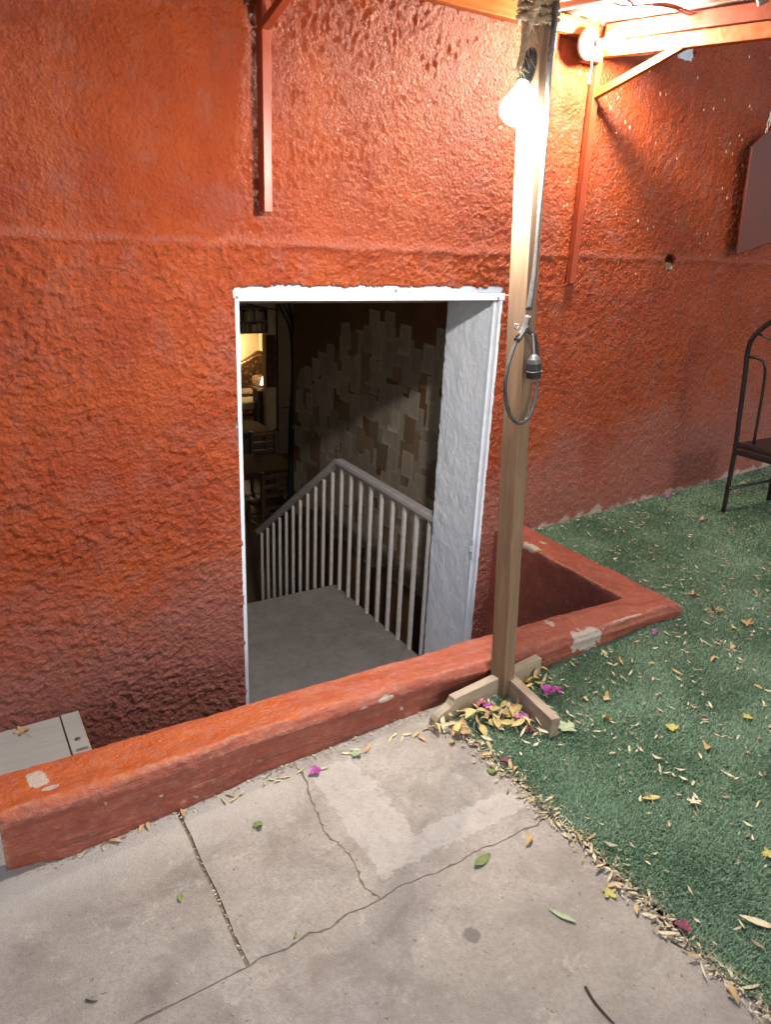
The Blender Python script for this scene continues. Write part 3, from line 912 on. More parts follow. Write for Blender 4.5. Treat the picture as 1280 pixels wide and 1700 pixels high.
for row in range(12):
    for col_ in range(24):
        yy = 0.98 + col_ * 0.118 + random.uniform(-0.022, 0.022) + (row % 2) * 0.05
        zz = -1.05 + row * 0.172 + random.uniform(-0.05, 0.05) + 0.05 * math.sin(col_ * 1.9)
        ztop = 0.97 if yy < 2.45 else 0.97 - (yy - 2.45) * 0.62
        if yy > 3.62 or zz + 0.10 > ztop - 0.04 * random.random() or yy < 0.55:
            continue
        if random.random() < 0.04:
            continue
        slots.append((yy, zz, (col_ % 3) * 3 + row % 3 + random.random() * 0.5))
random.shuffle(slots)
for yy, zz, lay in slots[:290]:
    me = random.choice(pv)[1 if random.random() < 0.18 else 0]
    o = link('page', me, pw)
    o.location = (-0.0030 - 0.0013 * lay, yy - 2.0, zz - FZ)
    o.rotation_euler = (random.gauss(0, 0.03) + (random.choice((0.25, -0.2, 0.5)) if random.random() < 0.05 else 0), 0, random.gauss(0, 0.012))
    cnt += 1

# ------------------------------------------------------------------ canopy
RS = 0.083                                   # the roof falls away from the wall
can = thing('canopy', 'corrugated lean-to canopy on orange-red steel brackets along the top of the wall', 'canopy', (2.8, 0, 2.3))
MB().box(0.2, 2.765, -0.062, -0.02, 2.327, 2.392).build('wall_beam', M['beam_orange'], can, bevel=0.003)
for bx in (1.167, 2.828):
    top = 2.262
    # angle-iron upright: one leaf flat on the wall, the other standing out from it
    lowz = 1.527 if bx < 2 else 1.279
    up = MB().box(bx - 0.022, bx + 0.014, -0.026, -0.0225, lowz, top).box(bx + 0.014, bx + 0.0175, -0.062, -0.0225, lowz, top)
    if bx < 2:
        up = MB().box(bx - 0.013, bx + 0.020, -0.078, -0.0225, lowz, top)
    else:
        up = MB().box(bx - 0.036, bx + 0.018, -0.034, -0.0185, lowz, top).box(bx - 0.036, bx - 0.030, -0.052, -0.0341, lowz, top)
    up.build('upright', M['steel_red'], can, bevel=0.002)
    MB().bar((bx, -0.03, 2.118), (bx, -0.60, 2.272), 0.030, 0.030).build('brace', M['beam_orange' if bx > 2 else 'steel_red'], can, bevel=0.002)
    MB().bar((bx, -0.018, 2.297), (bx, -1.65, 2.297 - 0.078 * 1.63), 0.045, 0.056).build('rafter', M['beam_orange'], can, bevel=0.003)
    MB().bar((bx, -0.064, 2.362), (bx, -1.65, 2.362 - RS * 1.62), 0.05, 0.06).build('batten', M['steel_red'], can, bevel=0.003)
MB().bar((0.2, -1.60, 2.225), (2.79, -1.60, 2.225), 0.05, 0.05).build('front_beam', M['beam_orange'], can, bevel=0.003)
for k in range(3):
    x0 = 0.20 + k * 0.88
    n = 73
    xs = np.linspace(0, 0.915, n)
    prof = 0.016 * np.clip(np.sin(xs / 0.115 * 2 * PI) * 1.5, -1, 1)
    co = []
    for (yy) in (-0.01, -0.6, -1.2, -1.78):
        for th in (0, 1):
            co.append(np.stack([x0 + xs, np.full(n, yy), 2.415 + RS * yy + prof + 0.006 * (k % 2) + th * 0.003], -1))
    co = np.concatenate(co)
    fs = []
    for s_ in range(3):
        for th in (0, 1):
            a0, a1 = (s_ * 2 + th) * n, ((s_ + 1) * 2 + th) * n
            i = np.arange(n - 1)
            fs.append(np.stack([a0 + i, a0 + i + 1, a1 + i + 1, a1 + i], -1))
    link('roof_sheet', np_mesh('roof_sheet', co, np.concatenate(fs), M['roof']), can)

# ================================================================== OBJECTS
# ------------------------------------------------------------------ wooden post on its cross foot
A0 = Vector((1.620, -1.160, -0.132))
A1 = Vector((1.480, -1.160, 2.004))
axd = (A1 - A0).normalized()
th = math.radians(8)
nl, nr = Vector((-math.cos(th), -math.sin(th), 0)), Vector((math.sin(th), -math.cos(th), 0))
WL, WR = 0.070, 0.052
post = thing('wooden_post', 'leaning wooden post on a cross-shaped foot beside the parapet', 'post', A0)
s = MB()
top = A0 + axd * 2.36
base = A0 + axd * 0.004
q = [Vector((0, 0, 0)), -nl * WR, -nl * WR - nr * WL, -nr * WL]
s.add([base + d for d in q] + [top + d for d in q], [(3, 2, 1, 0), (4, 5, 6, 7), (0, 1, 5, 4), (1, 2, 6, 5), (2, 3, 7, 6), (3, 0, 4, 7)])
s.build('shaft', M['post'], post, bevel=0.003)
FH = 0.084
zf = gz(1.6) + 0.002
tip, rgt = Vector((1.316, -1.157, gz(1.32) + 0.001)), Vector((1.842, -1.110, gz(1.842) + 0.001))
e1 = (rgt - tip); L1 = e1.length; e1.normalize()
e2 = Vector((-e1.y, e1.x, 0)).normalized()
e3 = e1.cross(e2)
Mf = Matrix((e1, e3, -e2)).transposed().to_4x4()
Mf.translation = tip + e2 * 0.034
ogee = [(0, 0), (L1, 0), (L1, FH), (0.088, FH), (0.085, FH - 0.012), (0.074, FH - 0.025), (0.060, FH - 0.030), (0.045, FH - 0.033), (0.028, FH - 0.038), (0.013, FH - 0.046), (0.003, FH - 0.058)]
MB().prism(ogee, Mf, 0.034).build('foot', M['foot_wood'], post, bevel=0.002)
t0, t1 = Vector((1.668, -1.085, zf)), Vector((1.628, -1.412, zf))
f1_ = (t1 - t0); L2 = f1_.length; f1_.normalize()
f2_ = Vector((f1_.y, -f1_.x, 0)).normalized()
M2 = Matrix((f1_, Vector((0, 0, 1)), f2_)).transposed().to_4x4()
M2.translation = t0 - f2_ * 0.018
MB().prism([(0, 0), (L2, 0), (L2, FH), (0, FH)], M2, 0.036).build('foot', M['foot_dark'], post, bevel=0.002, label='shorter dark foot plank pointing towards the turf')

def post_pt(z, a=0.0, b=0.0, o=0.0):
    """point on the post at height z; a along the left face, b along the right face, o outwards"""
    t = (z - A0.z) / axd.z
    return A0 + axd * t - nr * a - nl * b + (nl + nr).normalized() * o

# rope wound round the head of the post, with a hanging tail
def strand_path(path, r, turns, ph):
    out = []
    ref = None
    L = len(path)
    for i, p in enumerate(path):
        d = (path[min(i + 1, L - 1)] - path[max(i - 1, 0)]).normalized()
        if ref is None:
            ref = d.orthogonal().normalized()
        ref = (ref - d * ref.dot(d)).normalized()
        b_ = d.cross(ref)
        a = ph + 2 * PI * turns * i / (L - 1)
        out.append(p + (ref * math.cos(a) + b_ * math.sin(a)) * r)
    return out
rope = thing('rope', 'frayed pale sisal rope wound round the top of the wooden post', 'rope', post_pt(2.0))
coil = []
for i in range(5 * 24 + 1):
    a = 2 * PI * i / 24
    c, s_ = math.cos(a), math.sin(a)
    k = 1 / max(abs(c), abs(s_)) ** 0.6
    zz = 1.995 + i / 24 * 0.019
    cen = post_pt(zz, WL / 2, WR / 2)
    coil.append(cen + nl * c * k * (WR / 2 + 0.008) + nr * s_ * k * (WL / 2 + 0.008) + Vector((0, 0, 0.004 * math.sin(a * 2 + i))))
rb = MB()
for ph in (0, 2.1, 4.2):
    rb.tube(strand_path(coil, 0.0055, 34, ph), 0.0062, 6)
rb.build('coil', M['rope'], rope, smooth=True)
tail = spline([coil[-30], P(893, 2, 1, -1.215), P(884, 30, 1, -1.21), P(873, 62, 1, -1.19), P(867, 92, 1, -1.192), P(862, 112, 1, -1.195)], 12)
tb = MB()
for ph in (0, 2.1, 4.2):
    tb.tube(strand_path(tail, 0.005, 9, ph), [0.0058 * (1 - 0.4 * i / len(tail)) for i in range(len(tail))], 6)
tb.build('tail', M['rope'], rope, smooth=True)
fb = MB()
for k in range(26):
    i = random.randrange(8, len(tail) - 1)
    p = tail[i]
    d = Vector((random.uniform(-1, 1), random.uniform(-1, 0.3), random.uniform(-1.2, 0.4))) * 0.03
    fb.tube([p, p + d * 0.5 + Vector((0, 0, -0.006)), p + d + Vector((random.uniform(-.01, .01), 0, -0.018))], 0.0007, 3)
for k in range(20):
    p = tail[-1]
    d = Vector((random.uniform(-1, 1), random.uniform(-1, 1), random.uniform(-1.5, 0))) * 0.02
    fb.tube([p, p + d], 0.0009, 3)
fb.build('frayed_fibres', M['rope'], rope, kind='stuff')

# lit bulb hanging from its black holder at the post
bc = P(857, 180, 1, -1.175)
hb_ = P(876, 112, 1, -1.175)
axb = (bc - hb_).normalized()
hang = thing('hanging_bulb', 'lit bare bulb in a black holder hanging beside the wooden post', 'light bulb', bc)
MB().lathe(hb_ - axb * 0.045, axb, [(0, 0.008), (0.012, 0.016), (0.03, 0.021), (0.05, 0.022), (0.072, 0.021), (0.078, 0.019)], 20).build('holder', M['black'], hang, smooth=True)
Lb = (bc - hb_).length
MB().lathe(hb_, axb, [(0.034, 0.014), (0.05, 0.018), (Lb - 0.022, 0.034), (Lb - 0.004, 0.0405)], 16).build('bulb_body', M['bulb_body'], hang, smooth=True)
prof = []
for i in range(0, 12):
    a = -0.1 + i / 11 * (PI / 2 + 0.1)
    prof.append((Lb + math.sin(a) * 0.041, max(0.0015, math.cos(a) * 0.041)))
MB().lathe(hb_, axb, prof, 16).build('glass', M['bulb_a'], hang, smooth=True)
# the cable that runs down the post to the junction, the loop and the empty holder
cab = thing('light_cable', 'grey light string cable running down the post to a looped junction', 'cable', post_pt(1.2))
DY = -1.19
def cp(px, py, y=DY):
    return P(px, py, 1, y)
run = spline([cp(926, 2), cp(921, 55), cp(913, 120), cp(910, 190), cp(905, 250), cp(895, 370), cp(889, 450), cp(880, 515)], 10)
MB().tube(run, 0.0058, 10).build('feed_cable', M['cable'], cab, smooth=True)
run2 = spline([cp(923, 2, -1.18), cp(917, 60, -1.18), cp(910, 125, -1.18), cp(907, 195, -1.18), cp(901, 260, -1.18), cp(893, 380, -1.18), cp(886, 455, -1.18), cp(876, 515, -1.18)], 10)
MB().tube(run2, 0.0052, 10).build('feed_cable', M['cable'], cab, smooth=True)
jn = MB()
J = [cp(877, 524), cp(871, 545), cp(858, 566)]
jn.tube(spline(J, 5), [0.0105 - 0.000 * i for i in range(11)], 10)
jn.tube(spline([cp(871, 542), cp(878, 549), cp(888, 556)], 5), [0.012 - 0.0006 * i for i in range(11)], 10)
ring = []
rc_ = cp(858, 542)
for k in range(15):
    a = 2 * PI * k / 14
    ring.append(rc_ + (R_ * math.cos(a) + U_ * math.sin(a)) * 0.0068)
jn.tube(ring, 0.0026, 6)
jn.build('junction', M['cable'], cab, smooth=True)
loop = spline([cp(859, 562), cp(851, 583), cp(843, 610), cp(839, 640), cp(841, 668), cp(848, 690), cp(860, 702), cp(874, 697), cp(885, 676, -1.186), cp(891, 645, -1.18), cp(893, 615, -1.176), cp(893, 590, -1.174), cp(890, 568, -1.18), cp(886, 555)], 9)
MB().tube(loop, 0.0062, 12).build('loop', M['cable'], cab, smooth=True)
dp = spline([cp(884, 554, -1.195), cp(886, 572, -1.205), cp(887, 590, -1.212)], 6)
MB().tube(dp, 0.0045, 8).build('drop_cable', M['cable'], cab, smooth=True)
h0, h1 = cp(887, 588, -1.212), cp(886, 627, -1.212)
d_ = (h1 - h0).normalized()
LH = (h1 - h0).length
MB().lathe(h0, d_, [(0, 0.006), (0.004, 0.011), (0.014, 0.019), (0.026, 0.0225), (LH * 0.68, 0.0235), (LH * 0.68 + 0.001, 0.0258), (LH * 0.68 + 0.006, 0.0258), (LH * 0.68 + 0.007, 0.0225), (LH, 0.022), (LH, 0.017), (LH - 0.02, 0.016)], 24).build('empty_holder', M['black'], cab, smooth=False, bevel=0.0)

# ------------------------------------------------------------------ ceramic wall lamp in the corner of the beams
wl = thing('wall_lamp', 'lit bulb in a round white ceramic holder fixed under the canopy beam', 'lamp', (2.80, -0.06, 2.29))
c0 = P(964, 76, 1, -0.075)
MB().box(2.70, 2.79, -0.085, -0.022, 2.235, 2.325).build('mounting_block', M['chair_wood'], wl, bevel=0.004)
rc0 = P(974, 74, 1, -0.088)
av = Vector((0.10, -1, -0.06)).normalized()
MB().lathe(rc0, av, [(0, 0.060), (0.010, 0.062), (0.020, 0.058), (0.026, 0.046), (0.030, 0.032), (0.040, 0.026), (0.050, 0.024)], 28).build('ceramic_base', M['ceramic'], wl, smooth=True)
MB().lathe(rc0 + av * 0.0505, av, [(0, 0.016), (0.028, 0.016)], 16).build('bulb_cap', M['black'], wl, smooth=True)
o = rc0 + av * 0.079
MB().lathe(o, av, [(0, 0.013), (0.02, 0.017), (0.042, 0.026)], 16).build('bulb_body', M['bulb_body'], wl, smooth=True)
prof = []
for i in range(0, 12):
    a = -0.75 + i / 11 * (PI / 2 + 0.75)
    prof.append((0.074 + math.sin(a) * 0.042, max(0.0015, math.cos(a) * 0.042)))
MB().lathe(o, av, prof, 16).build('glass', M['bulb_b'], wl, smooth=True)
k0 = rc0 + av * 0.028 + Vector((0.01, 0, -0.03))
MB().tube(spline([k0, k0 + Vector((0.004, -0.002, -0.05)), k0 + Vector((0.002, 0, -0.11))], 5), 0.0024, 6).lathe(k0 + Vector((0.002, 0, -0.108)), (0, 0, -1), [(0, 0.003), (0.006, 0.006), (0.012, 0.006), (0.016, 0.003)], 8).build('pull_cord', M['white_wire'], wl, smooth=True)

# cords and wires under the canopy
w1 = spline([P(1028, 92, 1, -0.10), P(1055, 91, 1, -0.10), P(1085, 87, 1, -0.09), P(1112, 74, 1, -0.10), P(1150, 55, 1, -0.16), P(1180, 32, 1, -0.22), P(1204, 8, 1, -0.28), P(1222, -14, 1, -0.33)], 8)
tag(MB().tube(w1[:26], 0.005, 8).build('white_cord', M['white_wire'], None, smooth=True), 'white twisted cord sagging from the lit wall lamp', 'cord')
tag(MB().tube(w1[24:], 0.0038, 8).build('dark_cord', M['dark_wire'], None, smooth=True), 'thin dark cord stretched up across the orange rafter to the roof', 'cord')
def roofpt(px, py, dz):
    # a point just under the sloping sheet
    d = ray(px, py)
    t = (2.392 + dz + RS * CAM.y - CAM.z) / (d.z - RS * d.y)
    return CAM + d * t
w2 = spline([roofpt(1014, -6, -0.02), roofpt(1020, 6, -0.025), roofpt(1040, 10, -0.02), roofpt(1075, 8, -0.03), roofpt(1105, 6, -0.03), roofpt(1128, 12, -0.03), roofpt(1146, 20, -0.02), roofpt(1152, 22, 0.0)], 8)
tag(MB().tube(w2, 0.0042, 8).build('pink_wire', M['pink_wire'], None, smooth=True), 'upper pink electric wire looped under the corrugated roof', 'wire')
w3 = spline([roofpt(1040, -4, 0.0), roofpt(1052, 8, -0.02), roofpt(1066, 22, -0.03), roofpt(1090, 10, -0.04), roofpt(1118, 13, -0.04), roofpt(1140, 23, -0.02), roofpt(1150, 24, 0.0)], 8)
tag(MB().tube(w3, 0.0042, 8).build('pink_wire', M['pink_wire'], None, smooth=True), 'lower pink electric wire with a dip under the corrugated roof', 'wire')
gp0, gp1 = P(1262, -30, 1, -0.9), P(1268, 5, 1, -0.9)
tag(MB().tube([gp0, gp1], 0.02, 16).build('grey_pipe', M['rail_grey'], None, smooth=True), 'grey pipe end hanging below the roof in the top right corner', 'pipe')
wr = spline([P(892, 471, 1, -0.03), P(910, 475, 1, -0.028), P(930, 474, 1, -0.03), P(947, 470, 1, -0.034)], 6)
tag(MB().tube(wr, 0.003, 6).build('red_wire', M['steel_red'], None, smooth=True), 'short red painted wire crossing behind the post to the bracket', 'wire')
w5 = spline([P(834, 489, 1, -0.03), P(842, 490, 1, -0.06), P(851, 488, 1, -0.07)], 5)
tag(MB().tube(w5, 0.002, 6).build('tie_wire', M['white_wire'], None, smooth=True), 'short pale tie wire at the top corner of the door frame', 'wire')

# ------------------------------------------------------------------ hanging sign board at the right edge
sg = thing('hanging_board', 'dark red-brown board with cut corners hung from white links at the right edge', 'sign board', P(1275, 330, 1, -0.10))
pxs = [(1272, 221), (1250, 243), (1225, 422), (1370, 372), (1392, 190), (1368, 176)]
fr_ = [P(a, c, 1, -0.10) for a, c in pxs]
nb = len(fr_)
bk = [p + Vector((0, 0.014, 0)) for p in fr_]
MB().add(fr_ + bk, [tuple(range(nb)), tuple(range(2 * nb - 1, nb - 1, -1))] + [(i, nb + i, nb + (i + 1) % nb, (i + 1) % nb) for i in range(nb)]).build('board', M['sign'], sg, bevel=0.003)
lk = MB()
for (a, c_) in ((1273, 219), (1277, 204), (1281, 190), (1285, 176)):
    cc = P(a, c_, 1, -0.093)
    ring = [cc + Vector((0.007 * math.cos(2 * PI * k / 12), 0, 0.020 * math.sin(2 * PI * k / 12))) for k in range(13)]
    if a in (1277, 1285):
        ring = [cc + Vector((0, 0.007 * math.cos(2 * PI * k / 12), 0.020 * math.sin(2 * PI * k / 12))) for k in range(13)]
    lk.tube(ring, 0.003, 6)
lk.build('chain', M['white_wire'], sg, smooth=True)
MB().tube([P(1285, 176, 1, -0.093), P(1300, 20, 1, -0.093)], 0.002, 6).build('hanging_wire', M['dark_wire'], sg)

# ------------------------------------------------------------------ black tubular metal chair
YB = -0.40
ch = thing('metal_chair', 'black tubular metal chair with arched back standing on the turf by the wall', 'chair', (3.95, -0.65, gz(3.95)))
ga = gz(3.93)
dY = 0.52
def cframe(x_off, mk):
    pass
pts = [P(1201, 853, 1, YB), P(1213, 790, 1, YB), P(1222, 740, 1, YB), P(1230, 680, 1, YB), P(1238, 620, 1, YB), P(1242, 585, 1, YB), P(1250, 562, 1, YB - 0.02)]
pts[0].z = gz(pts[0].x) + 0.006
top_ = pts[-1]
arch = spline(pts + [Vector((top_.x + 0.01, YB - 0.07, 1.10)), Vector((top_.x + 0.012, YB - 0.16, 1.165)), Vector((top_.x + 0.012, YB - dY / 2, 1.185))], 6)
mir = [Vector((p.x, 2 * (YB - dY / 2) - p.y, p.z)) for p in arch][::-1][1:]
MB().tube(arch + mir, 0.0135, 12).build('back_frame', M['black_metal'], ch, smooth=True)
ip = [P(1243, 592, 1, YB), P(1262, 594, 1, YB - 0.05)]
xi = ip[0].x
ib = spline([ip[0], Vector((xi, YB - 0.07, 0.925)), Vector((xi + 0.005, YB - 0.10, 0.90)), Vector((xi + 0.03, YB - 0.105, 0.80)), Vector((xi + 0.06, YB - 0.105, 0.45))], 6)
MB().tube(ib, 0.008, 10).build('back_bar', M['black_metal'], ch, smooth=True)
MB().tube([Vector((p.x, 2 * (YB - dY / 2) - p.y, p.z)) for p in ib], 0.008, 10).build('back_bar', M['black_metal'], ch, smooth=True)
MB().tube(spline([P(1255, 552, 1, YB - 0.02), Vector((xi + 0.01, YB - 0.14, 1.02)), Vector((xi + 0.01, YB - dY / 2, 0.93))], 6), 0.006, 8).build('back_ornament', M['black_metal'], ch, smooth=True)
sz = 0.42
sx = pts[2].x
seat = MB().box(sx - 0.005, sx + 0.42, YB - dY + 0.02, YB - 0.01, sz - 0.015, sz + 0.02).build('seat', M['black_metal'], ch, bevel=0.008)
MB().bar((sx, YB - 0.002, sz - 0.035), (sx, YB - dY, sz - 0.035), 0.03, 0.03).build('seat_rail', M['black_metal'], ch, bevel=0.003)
for yy in (YB - 0.02, YB - dY + 0.02):
    MB().tube([(sx + 0.40, yy, sz - 0.01), (sx + 0.43, yy, gz(4.35) + 0.004)], 0.0125, 12).build('front_leg', M['black_metal'], ch, smooth=True)
    MB().tube([(sx - 0.005, yy, 0.16), (sx + 0.42, yy, 0.16)], 0.009, 10).build('stretcher', M['black_metal'], ch, smooth=True)

# ------------------------------------------------------------------ boards on a block at the left of the well
cov = thing('wooden_step', 'weathered grey boards laid on a block in the well below the stucco, far left', 'step', (0.0, -0.4, -0.46))
zc = -0.455
MB().box(-0.9, 0.16, -0.86, -0.03, -1.088, zc - 0.032).build('block', M['core'], cov)
nx = 24
MB().box(-0.9, 0.2435, -0.88, -0.012, zc - 0.03, zc).build('board', M['grey_wood'], cov, bevel=0.003)
ep = [(0.248, -0.012), (0.318, -0.012), (0.318, -0.88), (0.248, -0.88), (0.248, -0.42), (0.262, -0.42), (0.262, -0.33), (0.248, -0.33)]
Mz = Matrix.Translation((0, 0, zc - 0.03))
ep = [(0.248, -0.012), (0.318, -0.010), (0.320, -0.88), (0.25, -0.88)]
MB().prism(ep, Mz, 0.034).build('board', M['grey_wood'], cov, bevel=0.003, label='narrow end board with a screw head')
sp = P(128, 1227, 2, zc + 0.004)
MB().lathe(sp, (0, 0, 1), [(0, 0.011), (0.002, 0.011), (0.004, 0.006)], 14).build('screw', M['bolt'], cov)
sp2 = P(136, 1243, 2, zc + 0.0045)
MB().box(sp2.x - 0.022, sp2.x + 0.022, sp2.y - 0.008, sp2.y + 0.008, zc + 0.0041, zc + 0.0052).build('notch', M['dirt'], cov)

# ------------------------------------------------------------------ cellar room furniture
def table(label, x0, x1, y0, y1, z):
    t = thing('wooden_table', label, 'table', ((x0 + x1) / 2, (y0 + y1) / 2, FZ), 'wooden tables in the cellar room')
    c = 0.10
    poly = [(x0, y0), (x1 - 0.04, y0), (x1, y0 + 0.05), (x1, y1 - c), (x1 - c, y1), (x0, y1)]
    MB().prism(poly, Matrix.Translation((0, 0, z - 0.03)), 0.03).build('tabletop', M['table_wood'], t, bevel=0.004)
    MB().box(x0 + 0.08, x1 - 0.1, y0 + 0.08, y1 - 0.1, z - 0.11, z - 0.031).build('apron', M['chair_wood'], t)
    for lx in (x0 + 0.08, x1 - 0.10):
        for ly in (y0 + 0.08, y1 - 0.10):
            MB().box(lx - 0.03, lx + 0.03, ly - 0.03, ly + 0.03, FZ, z - 0.032).build('leg', M['chair_wood'], t)
    return t
table('nearer dark wooden table in the cellar room left of the papered wall', 2.9, 3.96, 5.66, 6.50, -1.42)
table('further lamplit wooden table in the cellar room before the alcove', 3.6, 4.42, 7.58, 8.33, -1.42)
def room_chair(label, x, y, rz, h=0.92, w=0.42):
    t = thing('wooden_chair', label, 'chair', (x, y, FZ), 'dark ladder-back chairs in the cellar room')
    def add(name, mb, m='chair_wood', **k):
        o = link(name, mb.mesh(name, M[m], False, 0.004), t, **k)
        o.location = (0, 0, 0)
        return o
    add('seat', MB().box(-w / 2, w / 2, -0.2, 0.2, 0.42, 0.46))
    for sx_ in (-1, 1):
        add('back_post', MB().box(sx_ * (w / 2 - 0.02) - 0.022, sx_ * (w / 2 - 0.02) + 0.022, -0.22, -0.18, 0, h))
        add('leg', MB().box(sx_ * (w / 2 - 0.02) - 0.02, sx_ * (w / 2 - 0.02) + 0.02, 0.16, 0.20, 0, 0.42))
        add('stretcher', MB().box(sx_ * (w / 2 - 0.02) - 0.01, sx_ * (w / 2 - 0.02) + 0.01, -0.19, 0.17, 0.18, 0.2))
    for zz in (0.58, 0.70, 0.82):
        add('back_slat', MB().box(-w / 2 + 0.03, w / 2 - 0.03, -0.21, -0.19, zz, zz + 0.05))
    add('front_stretcher', MB().box(-w / 2 + 0.02, w / 2 - 0.02, 0.17, 0.19, 0.2, 0.22))
    t.rotation_euler.z = rz
    return t
room_chair('dark ladder-back chair drawn up between the two wooden tables', 4.02, 7.25, 0.05)
room_chair('dark ladder-back chair pushed under the near side of the nearer table', 3.40, 5.35, 0.1)
room_chair('dark ladder-back chair at the right end of the nearer table', 3.98, 5.72, 0.9)
AF = FZ + 0.42
arm = thing('armchair', 'beige-cushioned wooden armchair with curved arm in the lit alcove', 'armchair', (4.75, 9.35, AF))
MB().box(4.42, 4.99, 9.1, 9.62, AF + 0.33, AF + 0.45).build('seat_cushion', M['cushion'], arm, bevel=0.04)
for yy in (9.12, 9.6):
    MB().tube(spline([(4.44, yy, AF + 0.72), (4.62, yy, AF + 0.73), (4.82, yy, AF + 0.66), (4.93, yy, AF + 0.54), (5.0, yy, AF + 0.44)], 6), 0.022, 8).build('arm', M['chair_wood'], arm, smooth=True)
    for xx in (4.44, 4.96):
        MB().box(xx - 0.02, xx + 0.02, yy - 0.02, yy + 0.02, AF, AF + 0.40).build('leg', M['chair_wood'], arm)
for zz in (0.58, 0.7, 0.82):
    MB().bar((4.42, 9.12, AF + zz), (4.42, 9.6, AF + zz), 0.02, 0.04).build('back_slat', M['chair_wood'], arm)
sofa = thing('sofa', 'brown flower-patterned sofa with carved wooden crest in the lit alcove', 'sofa', (4.6, 10.3, AF))
MB().box(3.2, 5.48, 9.95, 10.6, AF, AF + 0.44).build('seat', M['sofa'], sofa, bevel=0.05)
hump = [(3.2, AF + 0.44), (5.5, AF + 0.44), (5.5, AF + 1.02), (5.38, AF + 1.05), (5.2, AF + 0.95), (5.0, AF + 0.87), (4.7, AF + 0.80), (3.2, AF + 0.80)]
Mh = Matrix(((1, 0, 0, 0), (0, 0, -1, 10.72), (0, 1, 0, 0), (0, 0, 0, 1)))
MB().prism(hump, Mh, 0.16).build('backrest', M['sofa'], sofa, bevel=0.03)
MB().tube(spline([(3.2, 10.62, AF + 0.82), (4.7, 10.62, AF + 0.82), (5.0, 10.62, AF + 0.89), (5.2, 10.62, AF + 0.97), (5.38, 10.62, AF + 1.07), (5.5, 10.62, AF + 1.05)], 6), 0.028, 8).build('crest_rail', M['chair_wood'], sofa, smooth=True)
MB().box(5.22, 5.5, 9.95, 10.56, AF + 0.44, AF + 0.66).build('armrest', M['sofa'], sofa, bevel=0.06)
lp = P(437, 639, 1, 9.02)
lt = P(443, 611, 1, 9.02)
lamp = thing('table_lamp', 'lit cone-shaped table lamp at the right edge of the alcove', 'lamp', lp)
hh = lt.z - lp.z
MB().lathe(lp + Vector((0.02, 0, 0)), (0.10, 0, 1), [(0, 0.082), (hh * 0.5, 0.045), (hh, 0.006)], 16).build('lamp_shade', M['shade'], lamp, smooth=True)
MB().lathe(lp + Vector((0.02, 0, -0.012)), (0, 0, -1), [(0, 0.02), (0.05, 0.02), (0.055, 0.07), (0.07, 0.07)], 14).build('lamp_foot', M['black'], lamp)
st_ = thing('side_table', 'black side cabinet carrying the cone-shaped lamp', 'cabinet', (lp.x, 9.02, AF))
MB().box(lp.x - 0.13, lp.x + 0.12, 8.97, 9.2, AF + 0.02, lp.z - 0.082).build('cabinet_body', M['black'], st_, bevel=0.005)
MB().box(lp.x - 0.145, lp.x + 0.135, 8.965, 9.215, AF, AF + 0.019).build('plinth', M['black'], st_)
wlp = P(384, 585, 1, 10.6)
wlamp = thing('wall_sconce', 'glowing wall lamp at the left end of the yellow alcove wall', 'lamp', wlp)
MB().lathe(wlp + Vector((0, 0, -0.12)), (0, 0, 1), [(0, 0.14), (0.24, 0.07)], 16).build('lamp_shade', M['wall_shade'], wlamp, smooth=True)
MB().tube([wlp + Vector((0, 0, -0.13)), wlp + Vector((0.02, 0.15, -0.22)), wlp + Vector((0.02, 0.34, -0.22))], 0.012, 8).build('bracket', M['bolt'], wlamp, smooth=True)

YS = 8.55
bx0, bx1 = P(330, 540, 1, YS).x, P(443, 540, 1, YS).x
sz0, sz1, szm = P(442, 552, 1, YS).z, P(440, 512, 1, YS).z, P(440, 534, 1, YS).z
bk_ = thing('bookcase', 'dark wall bookcase with two rows of books above the alcove', 'bookcase', ((bx0 + bx1) / 2, YS, sz0))
MB().box(bx0, bx1, 8.765, 8.79, sz0, sz1).build('back_panel', M['shelf_wood'], bk_)
for zz in (sz0, szm, sz1):
    MB().box(bx0, bx1, YS, 8.764, zz - 0.012, zz + 0.012).build('shelf', M['shelf_wood'], bk_)
for xx in (bx0 - 0.021, P(400, 530, 1, YS).x, bx1 + 0.001):
    MB().box(xx, xx + 0.02, YS, 8.764, sz0 - 0.012, sz1 + 0.012).build('side_panel', M['shelf_wood'], bk_)
bkm = MB().box(-0.5, 0.5, -0.5, 0.5, 0, 1).mesh('book', M['spine'])
for row, (za, zb) in enumerate(((sz0, szm), (szm, sz1))):
    x = P(384, 540, 1, YS).x
    mid = P(400, 530, 1, YS).x
    while x < bx1 - 0.035:
        w = random.uniform(0.018, 0.038)
        if not (x + w > mid - 0.003 and x < mid + 0.023):
            h = (zb - za - 0.024) * random.uniform(0.72, 0.94)
            o = link('book', bkm, None, 'book standing upright in the %s row of the wall bookcase' % ('lower' if row == 0 else 'upper'), 'book',
                     'books in the %s row of the bookcase' % ('lower' if row == 0 else 'upper'))
            o.location = (x + w / 2, YS + 0.10, za + 0.012)
            o.scale = (w * 0.94, 0.15, h)
        x += w
